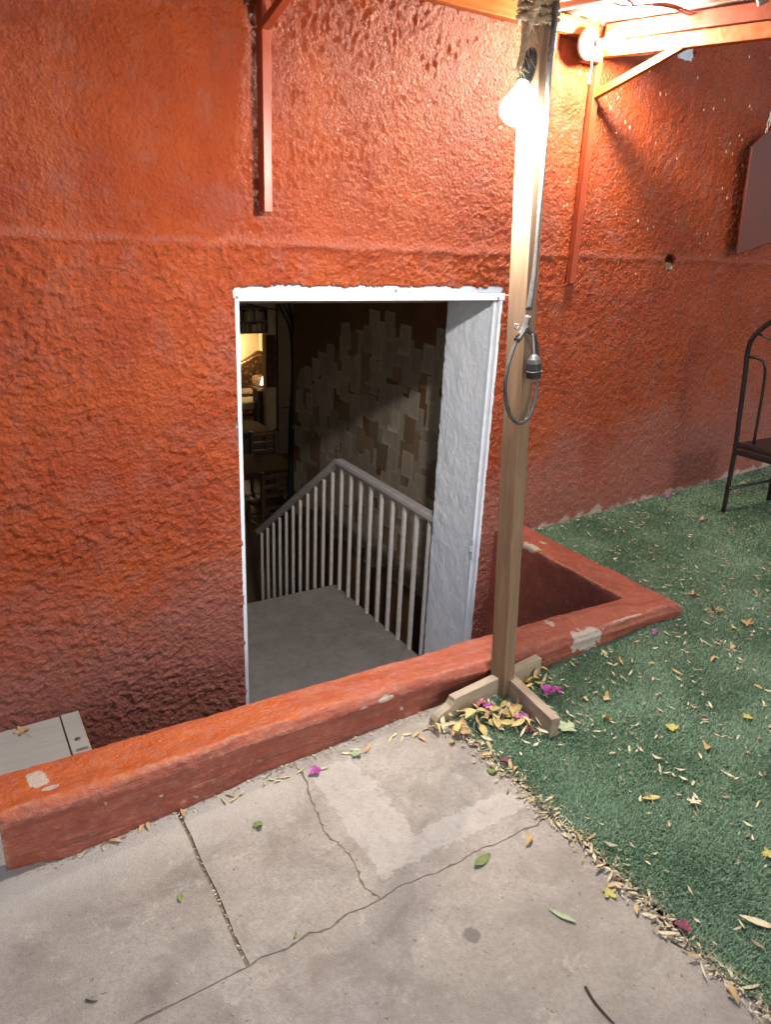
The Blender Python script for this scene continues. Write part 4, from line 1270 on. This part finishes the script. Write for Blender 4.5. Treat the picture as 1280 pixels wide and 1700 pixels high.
# red-brown panel, door leaf, dark pillar conduit
pa, pb = P(442, 556, 1, 8.79), P(457, 642, 1, 8.79)
wp = thing('wall_hanging', 'dark red-brown patchwork panel hung on the far wall beside the alcove', 'wall hanging', ((pa.x + pb.x) / 2, 8.79, pb.z))
hgt = (pa.z - pb.z) / 5
for k in range(5):
    for j in range(2):
        x0 = pa.x + j * (pb.x - pa.x) / 2
        MB().box(x0 + 0.003, x0 + (pb.x - pa.x) / 2 - 0.003, 8.76 - 0.004 * ((k + j) % 2), 8.785, pb.z + k * hgt + 0.003, pb.z + (k + 1) * hgt - 0.003).build('panel', M['panel'], wp)
da, db = P(459, 500, 1, 8.78), P(520, 760, 1, 8.78)
dr = thing('room_door', 'closed brown door at the far end of the cellar room', 'door', (da.x, 8.78, FZ))
MB().box(da.x, da.x + 0.92, 8.745, 8.785, FZ + 0.004, 0.42).build('door_leaf', M['door_wood'], dr, bevel=0.004)
hd = P(475, 677, 1, 8.70)
MB().tube([(hd.x - 0.07, 8.70, hd.z), (hd.x + 0.05, 8.70, hd.z)], 0.011, 8).tube([(hd.x + 0.05, 8.745, hd.z), (hd.x + 0.05, 8.69, hd.z)], 0.012, 8).build('door_handle', M['bolt'], dr, smooth=True)
cond = spline([P(462, 498, 1, 3.95), P(474, 520, 1, 3.92), P(484, 545, 1, 3.90), P(488, 580, 1, 3.90), P(488, 640, 1, 3.90), P(484, 700, 1, 3.90), P(483, 780, 1, 3.90), P(482, 850, 1, 3.9)], 8)
tag(MB().tube(cond, 0.034, 12).build('black_conduit', M['pipe'], None, smooth=True), 'thick black conduit curving down the end of the papered wall', 'pipe')
cond2 = spline([P(478, 498, 1, 3.84), P(484, 520, 1, 3.84), P(492, 545, 1, 3.84), P(494, 590, 1, 3.84), P(491, 680, 1, 3.84), P(488, 760, 1, 3.84)], 8)
tag(MB().tube(cond2, 0.018, 10).build('black_conduit', M['pipe'], None, smooth=True), 'thinner black conduit hugging the end edge of the papered wall', 'pipe')
ov = P(491, 709, 1, 3.74)
MB().lathe(ov, (-0.3, -1, 0), [(0, 0.034), (0.012, 0.034), (0.018, 0.02)], 18).build('wall_plate', M['ceramic'], None, smooth=True, label='small round white plate on the end of the papered wall', cat='wall plate')
tw = MB().tube(spline([P(400, 503, 1, 4.4), P(412, 505, 1, 4.4), P(435, 510, 1, 4.3), P(470, 516, 1, 4.2)], 6), 0.007, 6).build('ceiling_wire', M['dark_wire'], None, label='thin wire slung under the cellar ceiling', cat='wire')

# ------------------------------------------------------------------ turf blades
def turf():
    def scatter(x0, x1, y0, y1, dens):
        n = int((x1 - x0) * (y1 - y0) * dens)
        return np.stack([RNG.uniform(x0, x1, n), RNG.uniform(y0, y1, n)], -1)
    pts = [scatter(1.37, 2.4, -2.75, -1.10, 75000), scatter(2.4, 3.4, -1.9, 0.0, 52000), scatter(3.4, 5.2, -1.1, 0.0, 26000), scatter(2.4, 3.4, -2.75, -1.9, 8000), scatter(3.4, 5.2, -2.75, -1.1, 6000)]
    p = np.concatenate(pts)
    fx, fy = p[:, 0], p[:, 1]
    edge = 1.385 + 0.02 * fbm(fy * 7, fy * 0, 3, 201)
    edge = np.where(fy > -1.27, 1.40 - (fy + 1.27) * 0.45, edge)
    keep = (fx > edge) & ~((fx < 2.70) & (fy > np.interp(fx, ox, oy) - 0.015)) & (fy < -0.02)
    # only what the picture (and a step to the side) could show
    d = np.stack([fx - CAM.x, fy - CAM.y, gz(fx) - CAM.z], -1)
    zc_ = d @ np.array(FW)
    xs, ys = (d @ np.array(R_)) / zc_ * F_PX, (d @ np.array(U_)) / zc_ * F_PX
    keep &= (np.abs(xs) < 760) & (np.abs(ys) < 960)
    p = p[keep]
    n = len(p)
    a = RNG.uniform(0, 2 * PI, n)
    lean = RNG.uniform(0.2, 1.1, n)
    L = RNG.uniform(0.008, 0.0165, n)
    comb = fbm(p[:, 0] * 3, p[:, 1] * 3, 2, 211) * 1.5 - 0.9
    la = comb + RNG.normal(0, 1.0, n)
    w = RNG.uniform(0.0008, 0.0015, n) * np.where(p[:, 0] > 3.4, 1.7, 1.0)
    dirx, diry = np.cos(a), np.sin(a)
    base = np.stack([p[:, 0], p[:, 1], gz(p[:, 0]) + 0.004], -1)
    ld = np.stack([np.cos(la), np.sin(la)], -1)
    mid = base.copy()
    mid[:, :2] += ld * (np.sin(lean * 0.5) * L * 0.5)[:, None]
    mid[:, 2] += np.cos(lean * 0.5) * L * 0.55
    tip_ = mid.copy()
    tip_[:, :2] += ld * (np.sin(lean * 1.3) * L * 0.55)[:, None]
    tip_[:, 2] += np.cos(lean * 1.3) * L * 0.5
    side_ = np.stack([-ld[:, 1], ld[:, 0], np.zeros(n)], -1)
    tw_ = RNG.uniform(-0.7, 0.7, n)
    side_ = side_ * np.cos(tw_)[:, None] + np.stack([ld[:, 0] * 0, ld[:, 1] * 0, np.ones(n)], -1) * 0 + np.stack([ld[:, 0], ld[:, 1], np.zeros(n)], -1) * np.sin(tw_)[:, None]
    w = w[:, None]
    co = np.stack([base - side_ * w, base + side_ * w, mid + side_ * w * 0.9, mid - side_ * w * 0.9, tip_], 1).reshape(-1, 3)
    i = np.arange(n) * 5
    f = np.concatenate([np.stack([i, i + 1, i + 2], -1), np.stack([i, i + 2, i + 3], -1), np.stack([i + 3, i + 2, i + 4], -1)])
    me = np_mesh('artificial_turf', co, f, M['turf'], True)
    print('turf blades', n)
    return me
link('artificial_turf', turf(), None, 'green artificial turf covering the ground right of the concrete path', 'turf', kind='stuff')

# ------------------------------------------------------------------ leaves
def lance(l, w, bend, fold, mat, seg=6, tw=0.0):
    v, f = [], []
    for i in range(seg + 1):
        t = i / seg
        x = (t - 0.5) * l
        ww = w * (math.sin(PI * min(1, t * 0.93 + 0.03)) ** 0.8) * (1 - 0.25 * t)
        z = bend * (4 * (t - 0.5) ** 2) * l
        a = tw * (t - 0.5)
        for s_ in (-1, 0, 1):
            y = s_ * ww / 2
            zz = z + abs(s_) * fold * ww
            v.append((x, y * math.cos(a) - zz * 0.0, zz + y * math.sin(a)))
    for i in range(seg):
        for s_ in (0, 1):
            f.append((i * 3 + s_, (i + 1) * 3 + s_, (i + 1) * 3 + s_ + 1, i * 3 + s_ + 1))
    k = min(p[2] for p in v)
    v = [(x, y, z - k) for x, y, z in v]
    mb = MB()
    mb.add(v, f)
    return mb.mesh('leaf', M[mat], True)
def lobed(r, lobes, depth, mat, curl=0.3, seed=0, ell=1.0):
    rr = random.Random(seed)
    n = lobes * 6
    v = [(0, 0, 0.004)]
    for ring in (0.5, 1.0):
        for k in range(n):
            a = 2 * PI * k / n
            lob = 0.5 + 0.5 * math.cos(lobes * a)
            rad = r * ((1 - depth) + depth * lob ** 0.8) * (1 - 0.25 * math.cos(a)) * rr.uniform(0.93, 1.05)
            rad *= ring
            z = curl * r * (rad / r) ** 2 * (0.5 + 0.5 * math.sin(2 * a + seed)) + rr.uniform(-0.0015, 0.0015)
            v.append((rad * math.cos(a) * ell, rad * math.sin(a), z))
    f = [(0, 1 + k, 1 + (k + 1) % n) for k in range(n)]
    f += [(1 + k, 1 + n + k, 1 + n + (k + 1) % n, 1 + (k + 1) % n) for k in range(n)]
    kz = min(p[2] for p in v)
    mb = MB()
    mb.add([(x, y, z - kz) for x, y, z in v], f)
    mb.tube([(-0.6 * r, 0, 0.003), (-1.4 * r, 0.1 * r, 0.004), (-2.0 * r, 0.05 * r, 0.003)], 0.0008, 4)
    return mb.mesh('leaf', M[mat], True)
def bract_mesh(r, mat, seed, petals=5):
    rr = random.Random(seed)
    mb = MB()
    for k in range(petals):
        a0 = 2 * PI * k / petals + rr.uniform(-0.4, 0.4)
        tilt = rr.uniform(0.15, 1.0)
        v, f = [], []
        for i in range(5):
            t = i / 4
            ww = r * 0.75 * math.sin(PI * (0.12 + 0.80 * t)) * rr.uniform(0.9, 1.1)
            for s_ in (-1, -0.4, 0.4, 1):
                x = r * 1.15 * t
                z = x * math.sin(tilt) + 0.25 * ww * abs(s_) * rr.uniform(0.4, 1.6) - 0.3 * r * t * t
                x *= math.cos(tilt)
                y = s_ * ww * 0.6
                v.append((x * math.cos(a0) - y * math.sin(a0), x * math.sin(a0) + y * math.cos(a0), max(0.0, z + 0.003)))
        for i in range(4):
            for s_ in range(3):
                f.append((i * 4 + s_, (i + 1) * 4 + s_, (i + 1) * 4 + s_ + 1, i * 4 + s_ + 1))
        mb.add(v, f)
    return mb.mesh('bract', M[mat], True)
dry = [lance(0.050, 0.011, 0.05, 0.10, 'dry_leaf'), lance(0.042, 0.010, -0.04, 0.22, 'dry_leaf', tw=0.8), lance(0.034, 0.012, 0.12, 0.15, 'dry_leaf'),
       lance(0.047, 0.009, 0.10, 0.35, 'dry_leaf', tw=-1.0), lance(0.030, 0.009, -0.06, 0.1, 'dry_leaf'), lance(0.026, 0.011, 0.05, 0.3, 'dry_leaf')]
tan = [lance(0.050, 0.014, 0.10, 0.30, 'tan_leaf', tw=0.6), lance(0.040, 0.014, -0.08, 0.2, 'tan_leaf'), lobed(0.019, 3, 0.4, 'tan_leaf', 0.9, 3)]
heap = tan + dry[:4] + [lance(0.046, 0.020, 0.16, 0.35, 'heap_leaf', tw=0.9), lance(0.040, 0.022, -0.14, 0.4, 'heap_leaf', tw=-0.8), lobed(0.020, 3, 0.35, 'heap_leaf', 1.0, 31)] * 2
def place(name, me, x, y, label, cat='leaf', group=None, dz=0.0, rz=None, rx=0.0, ry=0.0, sc=1.0):
    o = link(name, me, None, label, cat, group)
    o.location = (x, y, gz(x) + dz)
    o.rotation_euler = (rx, ry, random.uniform(0, 2 * PI) if rz is None else rz)
    o.scale = (sc, sc, sc)
    return o
TZ = 0.0165
def on_turf(x, y):
    if y > -1.05 and x < 2.72:
        return False
    if y > -1.10 and x < 2.72:
        return False
    return y < -0.03 and x > 1.42
# scattered pale leaves on the turf (denser by the wall and beyond the parapet)
fields = [((2.75, 4.9), (-0.35, -0.03), 28, 'by the foot of the stucco wall'), ((2.8, 4.6), (-0.9, -0.3), 34, 'between the stucco wall and the parapet corner'), ((2.1, 3.6), (-1.5, -0.95), 56, 'in front of the parapet corner'), ((1.75, 2.6), (-1.75, -1.12), 40, 'to the right of the post foot'), ((1.45, 2.6), (-2.3, -1.6), 26, 'near the lower right of the path edge'), ((1.5, 2.0), (-1.4, -1.12), 8, 'close beside the shorter foot plank')]
for (xr, yr, n, where) in fields:
    k = 0
    while k < n:
        x, y = random.uniform(*xr), random.uniform(*yr)
        if not on_turf(x, y):
            continue
        k += 1
        m_ = random.choice(dry if random.random() < 0.82 else tan)
        istan = m_ in tan
        place('dry_leaf', m_, x, y, ('tan curled dry leaf on the turf ' if istan else 'pale narrow dry leaf on the turf ') + where, 'leaf',
              ('tan dry leaves ' if istan else 'pale dry leaves ') + where, TZ - 0.003 + random.uniform(-0.004, 0.003), None, random.uniform(-0.35, 0.35), random.uniform(-0.3, 0.3), random.uniform(0.65, 1.05))
# leaves caught along the edge between concrete and turf
for k in range(40):
    y = -1.20 - 1.25 * (k + random.random()) / 40
    x = 1.385 + random.uniform(-0.045, 0.035) + (0.0 if y < -1.27 else -(y + 1.27) * -0.45)
    place('dry_leaf', random.choice(tan[:2] + dry[:4]), x, y, 'dry tan leaf lying in the seam between path and turf', 'leaf', 'dry leaves in the seam between path and turf', 0.004 + random.uniform(0, 0.012), None,
          random.uniform(-0.5, 0.5), random.uniform(-0.4, 0.4), random.uniform(0.8, 1.15))
# leaves along the foot of the parapet
for (px, py) in ((175, 1392), (190, 1398), (235, 1376), (245, 1372), (372, 1330), (382, 1322), (392, 1325), (402, 1318), (440, 1300), (452, 1296), (462, 1298), (470, 1292), (500, 1280), (536, 1278), (575, 1252), (590, 1246),
                 (610, 1245), (648, 1230), (655, 1222), (668, 1228), (676, 1221), (690, 1222), (700, 1228), (707, 1212), (303, 1352)):
    g = G(px, py)
    place('dry_leaf', random.choice(dry[:4] + tan[:2]), g.x, min(g.y, -1.085), 'dry leaf lying on the concrete at the foot of the parapet', 'leaf', 'dry leaves along the foot of the parapet', 0.003, None, random.uniform(-0.3, 0.3), random.uniform(-0.25, 0.25), random.uniform(0.7, 1.1))
# heap of litter round the cross foot
for (px, py) in ((735, 1205), (745, 1196), (757, 1188), (766, 1200), (775, 1182), (742, 1212), (782, 1195), (790, 1206), (756, 1214), (770, 1218), (722, 1214), (800, 1215), (808, 1228), (816, 1205), (828, 1196), (842, 1183), (850, 1188),
                 (858, 1196), (836, 1176), (846, 1199), (872, 1180), (885, 1190), (893, 1205), (868, 1218), (880, 1214), (862, 1140), (872, 1134), (880, 1142), (888, 1132), (903, 1118), (908, 1108), (896, 1128), (905, 1130), (782, 1172), (775, 1176), (812, 1180), (822, 1190), (792, 1182), (800, 1190), (815, 1196), (826, 1204), (835, 1190), (845, 1190), (852, 1205), (860, 1210), (870, 1206), (880, 1200), (888, 1198), (896, 1214), (784, 1200), (770, 1192), (762, 1206), (805, 1200), (855, 1178), (825, 1182), (838, 1208), (900, 1222), (876, 1150), (866, 1132), (885, 1122), (895, 1140)):
    g = G(px, py, 0.01)
    place('dry_leaf', random.choice(heap), g.x, g.y, 'crumpled dry leaf in the litter heaped round the foot of the post', 'leaf', 'dry leaves heaped round the post foot', random.uniform(0.010, 0.034), None,
          random.uniform(-0.7, 0.7), random.uniform(-0.6, 0.6), random.uniform(1.0, 1.6))
# bougainvillea bracts
bra = [bract_mesh(0.026, 'bract', 1), bract_mesh(0.024, 'pink_bract', 2), bract_mesh(0.022, 'bract', 3, 4), bract_mesh(0.020, 'dark_bract', 4, 3)]
for (px, py, k, lab, sc) in ((797, 1172, 1, 'dusty pink bougainvillea flower against the left foot of the post', 1.15), (810, 1180, 0, 'magenta bougainvillea flower just left of the post base', 1.0),
                         (866, 1198, 0, 'bright magenta bougainvillea flower beside the shorter foot plank', 1.2), (848, 1180, 1, 'faded pink bougainvillea flower right under the post base', 1.0),
                         (908, 1152, 0, 'bright magenta bougainvillea flower on the turf right of the post', 1.25), (925, 1148, 2, 'smaller magenta bract touching the flower right of the post', 0.9), (523, 1279, 2, 'magenta bract on the concrete at the parapet foot', 0.95),
                         (1086, 1051, 2, 'mauve bract on the turf near the corner of the parapet', 0.75), (1108, 826, 2, 'mauve bract at the foot of the stucco wall', 1.1), (1136, 1542, 3, 'dark red bract in the seam between path and turf', 1.1),
                         (838, 1264, 3, 'dark purple bract fragment at the edge of the turf', 0.7), (880, 1215, 3, 'dark red bract at the end of the shorter foot plank', 0.9), (958, 1102, 3, 'red bract scrap on the turf behind the post foot', 0.6)):
    g = G(px, py, 0.012)
    place('bougainvillea_flower', bra[k], g.x, min(g.y, -0.04), lab, 'flower', None, 0.004 if px in (523,) else 0.014, None, 0, 0, sc)
# the single leaves one can pick out
gl = lance(0.066, 0.030, 0.10, 0.12, 'green_leaf', 8, 0.4)
gl2 = lance(0.072, 0.020, 0.05, 0.15, 'pale_green_leaf', 8, -0.3)
singles = [
    (801, 1429, gl, 0.2, 'dark green oval leaf on the concrete below the pale cement patch', 1.0, 0.002),
    (934, 1521, gl2, 2.0, 'long pale green leaf lying on the bare concrete', 1.0, 0.002),
    (1011, 1481, lobed(0.022, 5, 0.55, 'yellow_leaf', 0.4, 5), 1.0, 'yellow-green lobed leaf with a long stalk on the concrete', 1.0, 0.003),
    (430, 1370, lobed(0.016, 3, 0.35, 'green_leaf', 0.9, 6), 0.5, 'small curled green leaf on the concrete right of the sawn joint', 1.0, 0.003),
    (299, 1489, lance(0.032, 0.016, 0.0, 0.1, 'green_leaf'), 1.3, 'tiny dark green leaf on the concrete left of the sawn joint', 1.0, 0.003),
    (490, 1552, lance(0.02, 0.008, 0.1, 0.2, 'green_leaf'), 1.0, 'tiny dark leaf crumb near the long crack', 1.0, 0.003),
    (878, 1395, lance(0.050, 0.020, -0.22, 0.25, 'tan_leaf', 8, 0.5), 0.6, 'brown curled leaf arched up from the concrete', 1.0, 0.003),
    (816, 1279, lobed(0.02, 3, 0.3, 'green_leaf', 0.5, 8), 2.2, 'dull green leaf on the concrete at the turf edge', 1.0, 0.004),
    (750, 1233, lobed(0.013, 3, 0.3, 'yellow_leaf', 0.9, 9), 2.2, 'small yellow curled leaf on the concrete by the post foot', 1.0, 0.004),
    (590, 1252, lobed(0.022, 5, 0.4, 'pale_green_leaf', 0.4, 10), 2.6, 'pale green crumpled leaf at the foot of the parapet', 1.0, 0.004),
    (938, 1208, lobed(0.036, 5, 0.4, 'pale_green_leaf', 0.2, 11), 2.5, 'large pale green lobed leaf on the turf beside the shorter foot plank', 1.0, TZ),
    (1113, 1207, lobed(0.024, 5, 0.35, 'yellow_leaf', 0.5, 12), 1.5, 'yellow-brown lobed leaf flat on the turf', 1.0, TZ),
    (1243, 1190, lobed(0.021, 5, 0.4, 'yellow_leaf', 0.3, 13), 0.5, 'lime yellow lobed leaf on the turf near the right edge', 1.0, TZ),
    (1153, 1331, lobed(0.024, 5, 0.6, 'dry_leaf', 0.5, 14), 0.9, 'cream star-shaped dry leaf on the near turf', 1.0, TZ),
    (1081, 1325, lance(0.055, 0.022, 0.05, 0.15, 'yellow_leaf', 8, 0.4), 2.7, 'olive yellow pointed leaf on the near turf', 1.0, TZ),
    (1190, 1012, lobed(0.030, 5, 0.6, 'tan_leaf', 0.7, 15), 0.3, 'large tan crumpled leaf on the turf right of the parapet corner', 1.0, TZ),
    (1150, 987, lobed(0.028, 5, 0.55, 'tan_leaf', 0.8, 16), 1.9, 'tan crumpled leaf on the turf behind the parapet corner', 1.0, TZ),
    (1240, 1035, lobed(0.030, 5, 0.6, 'tan_leaf', 0.7, 17), 3.9, 'brownish crumpled leaf on the turf at the right', 1.0, TZ),
    (1258, 1532, lance(0.085, 0.024, 0.06, 0.22, 'dry_leaf', 8, 0.6), -0.9, 'long cream curled leaf on the turf at the lower right', 1.0, TZ),
    (1278, 1418, lobed(0.02, 5, 0.4, 'yellow_leaf', 0.5, 18), 0.2, 'olive lobed leaf cut by the right edge of the picture', 1.0, TZ),
    (912, 1030 + 122, lobed(0.018, 3, 0.4, 'dry_leaf', 0.8, 19), 0.2, 'cream curled leaf touching the magenta flower', 1.0, TZ),
]
for (px, py, me, rz, lab, sc, dz) in singles:
    g = G(px, py, dz)
    place('fallen_leaf', me, g.x, g.y, lab, 'leaf', None, dz, rz, 0.05, 0.05, sc)
# the star leaf on the grey boards
sl = P(35, 1212, 2, zc + 0.004)
o = link('fallen_leaf', lobed(0.034, 5, 0.6, 'tan_leaf', 0.4, 20), None, 'brown star-shaped leaf on the weathered grey boards', 'leaf')
o.location = (sl.x, sl.y, zc + 0.002)
o.rotation_euler.z = 2.0
# twigs
def twig(pts, r, lab):
    q = spline([G(a, c_) + Vector((0, 0, r + 0.001)) for a, c_ in pts], 5)
    MB().tube(q, [r * (1 - 0.5 * i / len(q)) for i in range(len(q))], 6).build('twig', M['twig'], None, smooth=True, label=lab, cat='twig')
twig([(972, 1640), (985, 1662), (1003, 1684), (1020, 1702)], 0.0032, 'dark twig on the concrete at the bottom edge')
twig([(1094, 1525), (1116, 1541), (1138, 1557)], 0.0022, 'short dark twig lying across the seam beside the turf')
twig([(1114, 1564), (1138, 1577), (1160, 1591)], 0.0016, 'thin dark twig on the concrete just below the short seam twig')
twig([(142, 1661), (152, 1664), (161, 1663)], 0.0022, 'tiny dark twig on the concrete at the lower left')
# crumbs of litter in the seam, along the parapet foot and in the sawn joint: nobody could count it
def litter():
    v, f = [], []
    def bit(x, y, z, l, w):
        a, t, r = random.uniform(0, 2 * PI), random.uniform(-0.5, 0.5), random.uniform(-0.6, 0.6)
        c_, s_ = math.cos(a), math.sin(a)
        k = len(v)
        for (u, q, hh_) in ((-l, 0, t * l), (0, -w, r * w), (l, 0, -t * l), (0, w, -r * w)):
            v.append((x + u * c_ - q * s_, y + u * s_ + q * c_, z + abs(hh_) + 0.001))
        f.append((k, k + 1, k + 2, k + 3))
    for _ in range(1500):
        y = random.uniform(-2.5, -1.14)
        x = 1.388 + random.gauss(0, 0.020) + (0 if y < -1.27 else (y + 1.27) * -0.4)
        l = random.uniform(0.003, 0.013)
        bit(x, y, gz(x) + random.uniform(0.001, 0.010), l, l * random.uniform(0.15, 0.45))
    for _ in range(800):
        x = random.uniform(0.0, 1.35)
        if random.random() > 0.25 + 0.75 * max(0, math.sin(x * 9 + 1)) * (x / 1.35):
            continue
        y = np.interp(x, ox, oy) - 0.012 - abs(random.gauss(0, 0.013))
        l = random.uniform(0.002, 0.010)
        bit(x, y, gz(x) + 0.001, l, l * random.uniform(0.2, 0.5))
    for _ in range(70):
        y = random.uniform(-1.64, -1.08)
        x = 0.439 + random.uniform(-0.004, 0.004)
        l = random.uniform(0.002, 0.006)
        bit(x, y, gz(x) - random.uniform(0.002, 0.006), l, l * 0.5)
    xy = np.stack([RNG.uniform(1.42, 5.0, 9000), RNG.uniform(-2.3, -0.03, 9000)], -1)
    dn = fbm(xy[:, 0] * 2.6, xy[:, 1] * 2.6, 3, 301)
    near_wall = np.exp(-np.abs(xy[:, 1]) / 0.35) * 0.5 + 0.45 * np.exp(-(np.hypot(xy[:, 0] - 1.75, xy[:, 1] + 1.2) / 0.35) ** 2) + 0.35 * np.exp(-(np.hypot(xy[:, 0] - 2.75, xy[:, 1] + 1.0) / 0.5) ** 2)
    pk = RNG.uniform(0, 1, 9000) < np.clip(0.22 + 0.42 * dn + near_wall * 0.9, 0.05, 0.95)
    for x, y in xy[pk]:
        if not on_turf(x, y):
            continue
        l = random.choice((random.uniform(0.003, 0.008), random.uniform(0.008, 0.020)))
        bit(x, y, gz(x) + random.uniform(0.012, 0.017), l, l * random.uniform(0.16, 0.4))
    for _ in range(170):
        x, y = random.uniform(-0.3, 1.36), random.uniform(-2.4, -1.1)
        l = random.uniform(0.0012, 0.004)
        bit(x, y, gz(x) + 0.0005, l, l * 0.4)
    mb = MB()
    mb.add(v, f)
    return mb.build('leaf_litter', M['litter'], None, kind='stuff', label='fine crumbs of dry leaf litter in the seams and on the turf', cat='leaf litter')
litter()
# dirt lying in the bottom of the sawn joint and the cracks
MB().box(0.430, 0.448, -1.65, -1.05, gz(0.44) - 0.03, gz(0.44) - 0.005).build('joint_dirt', M['dirt'], path)
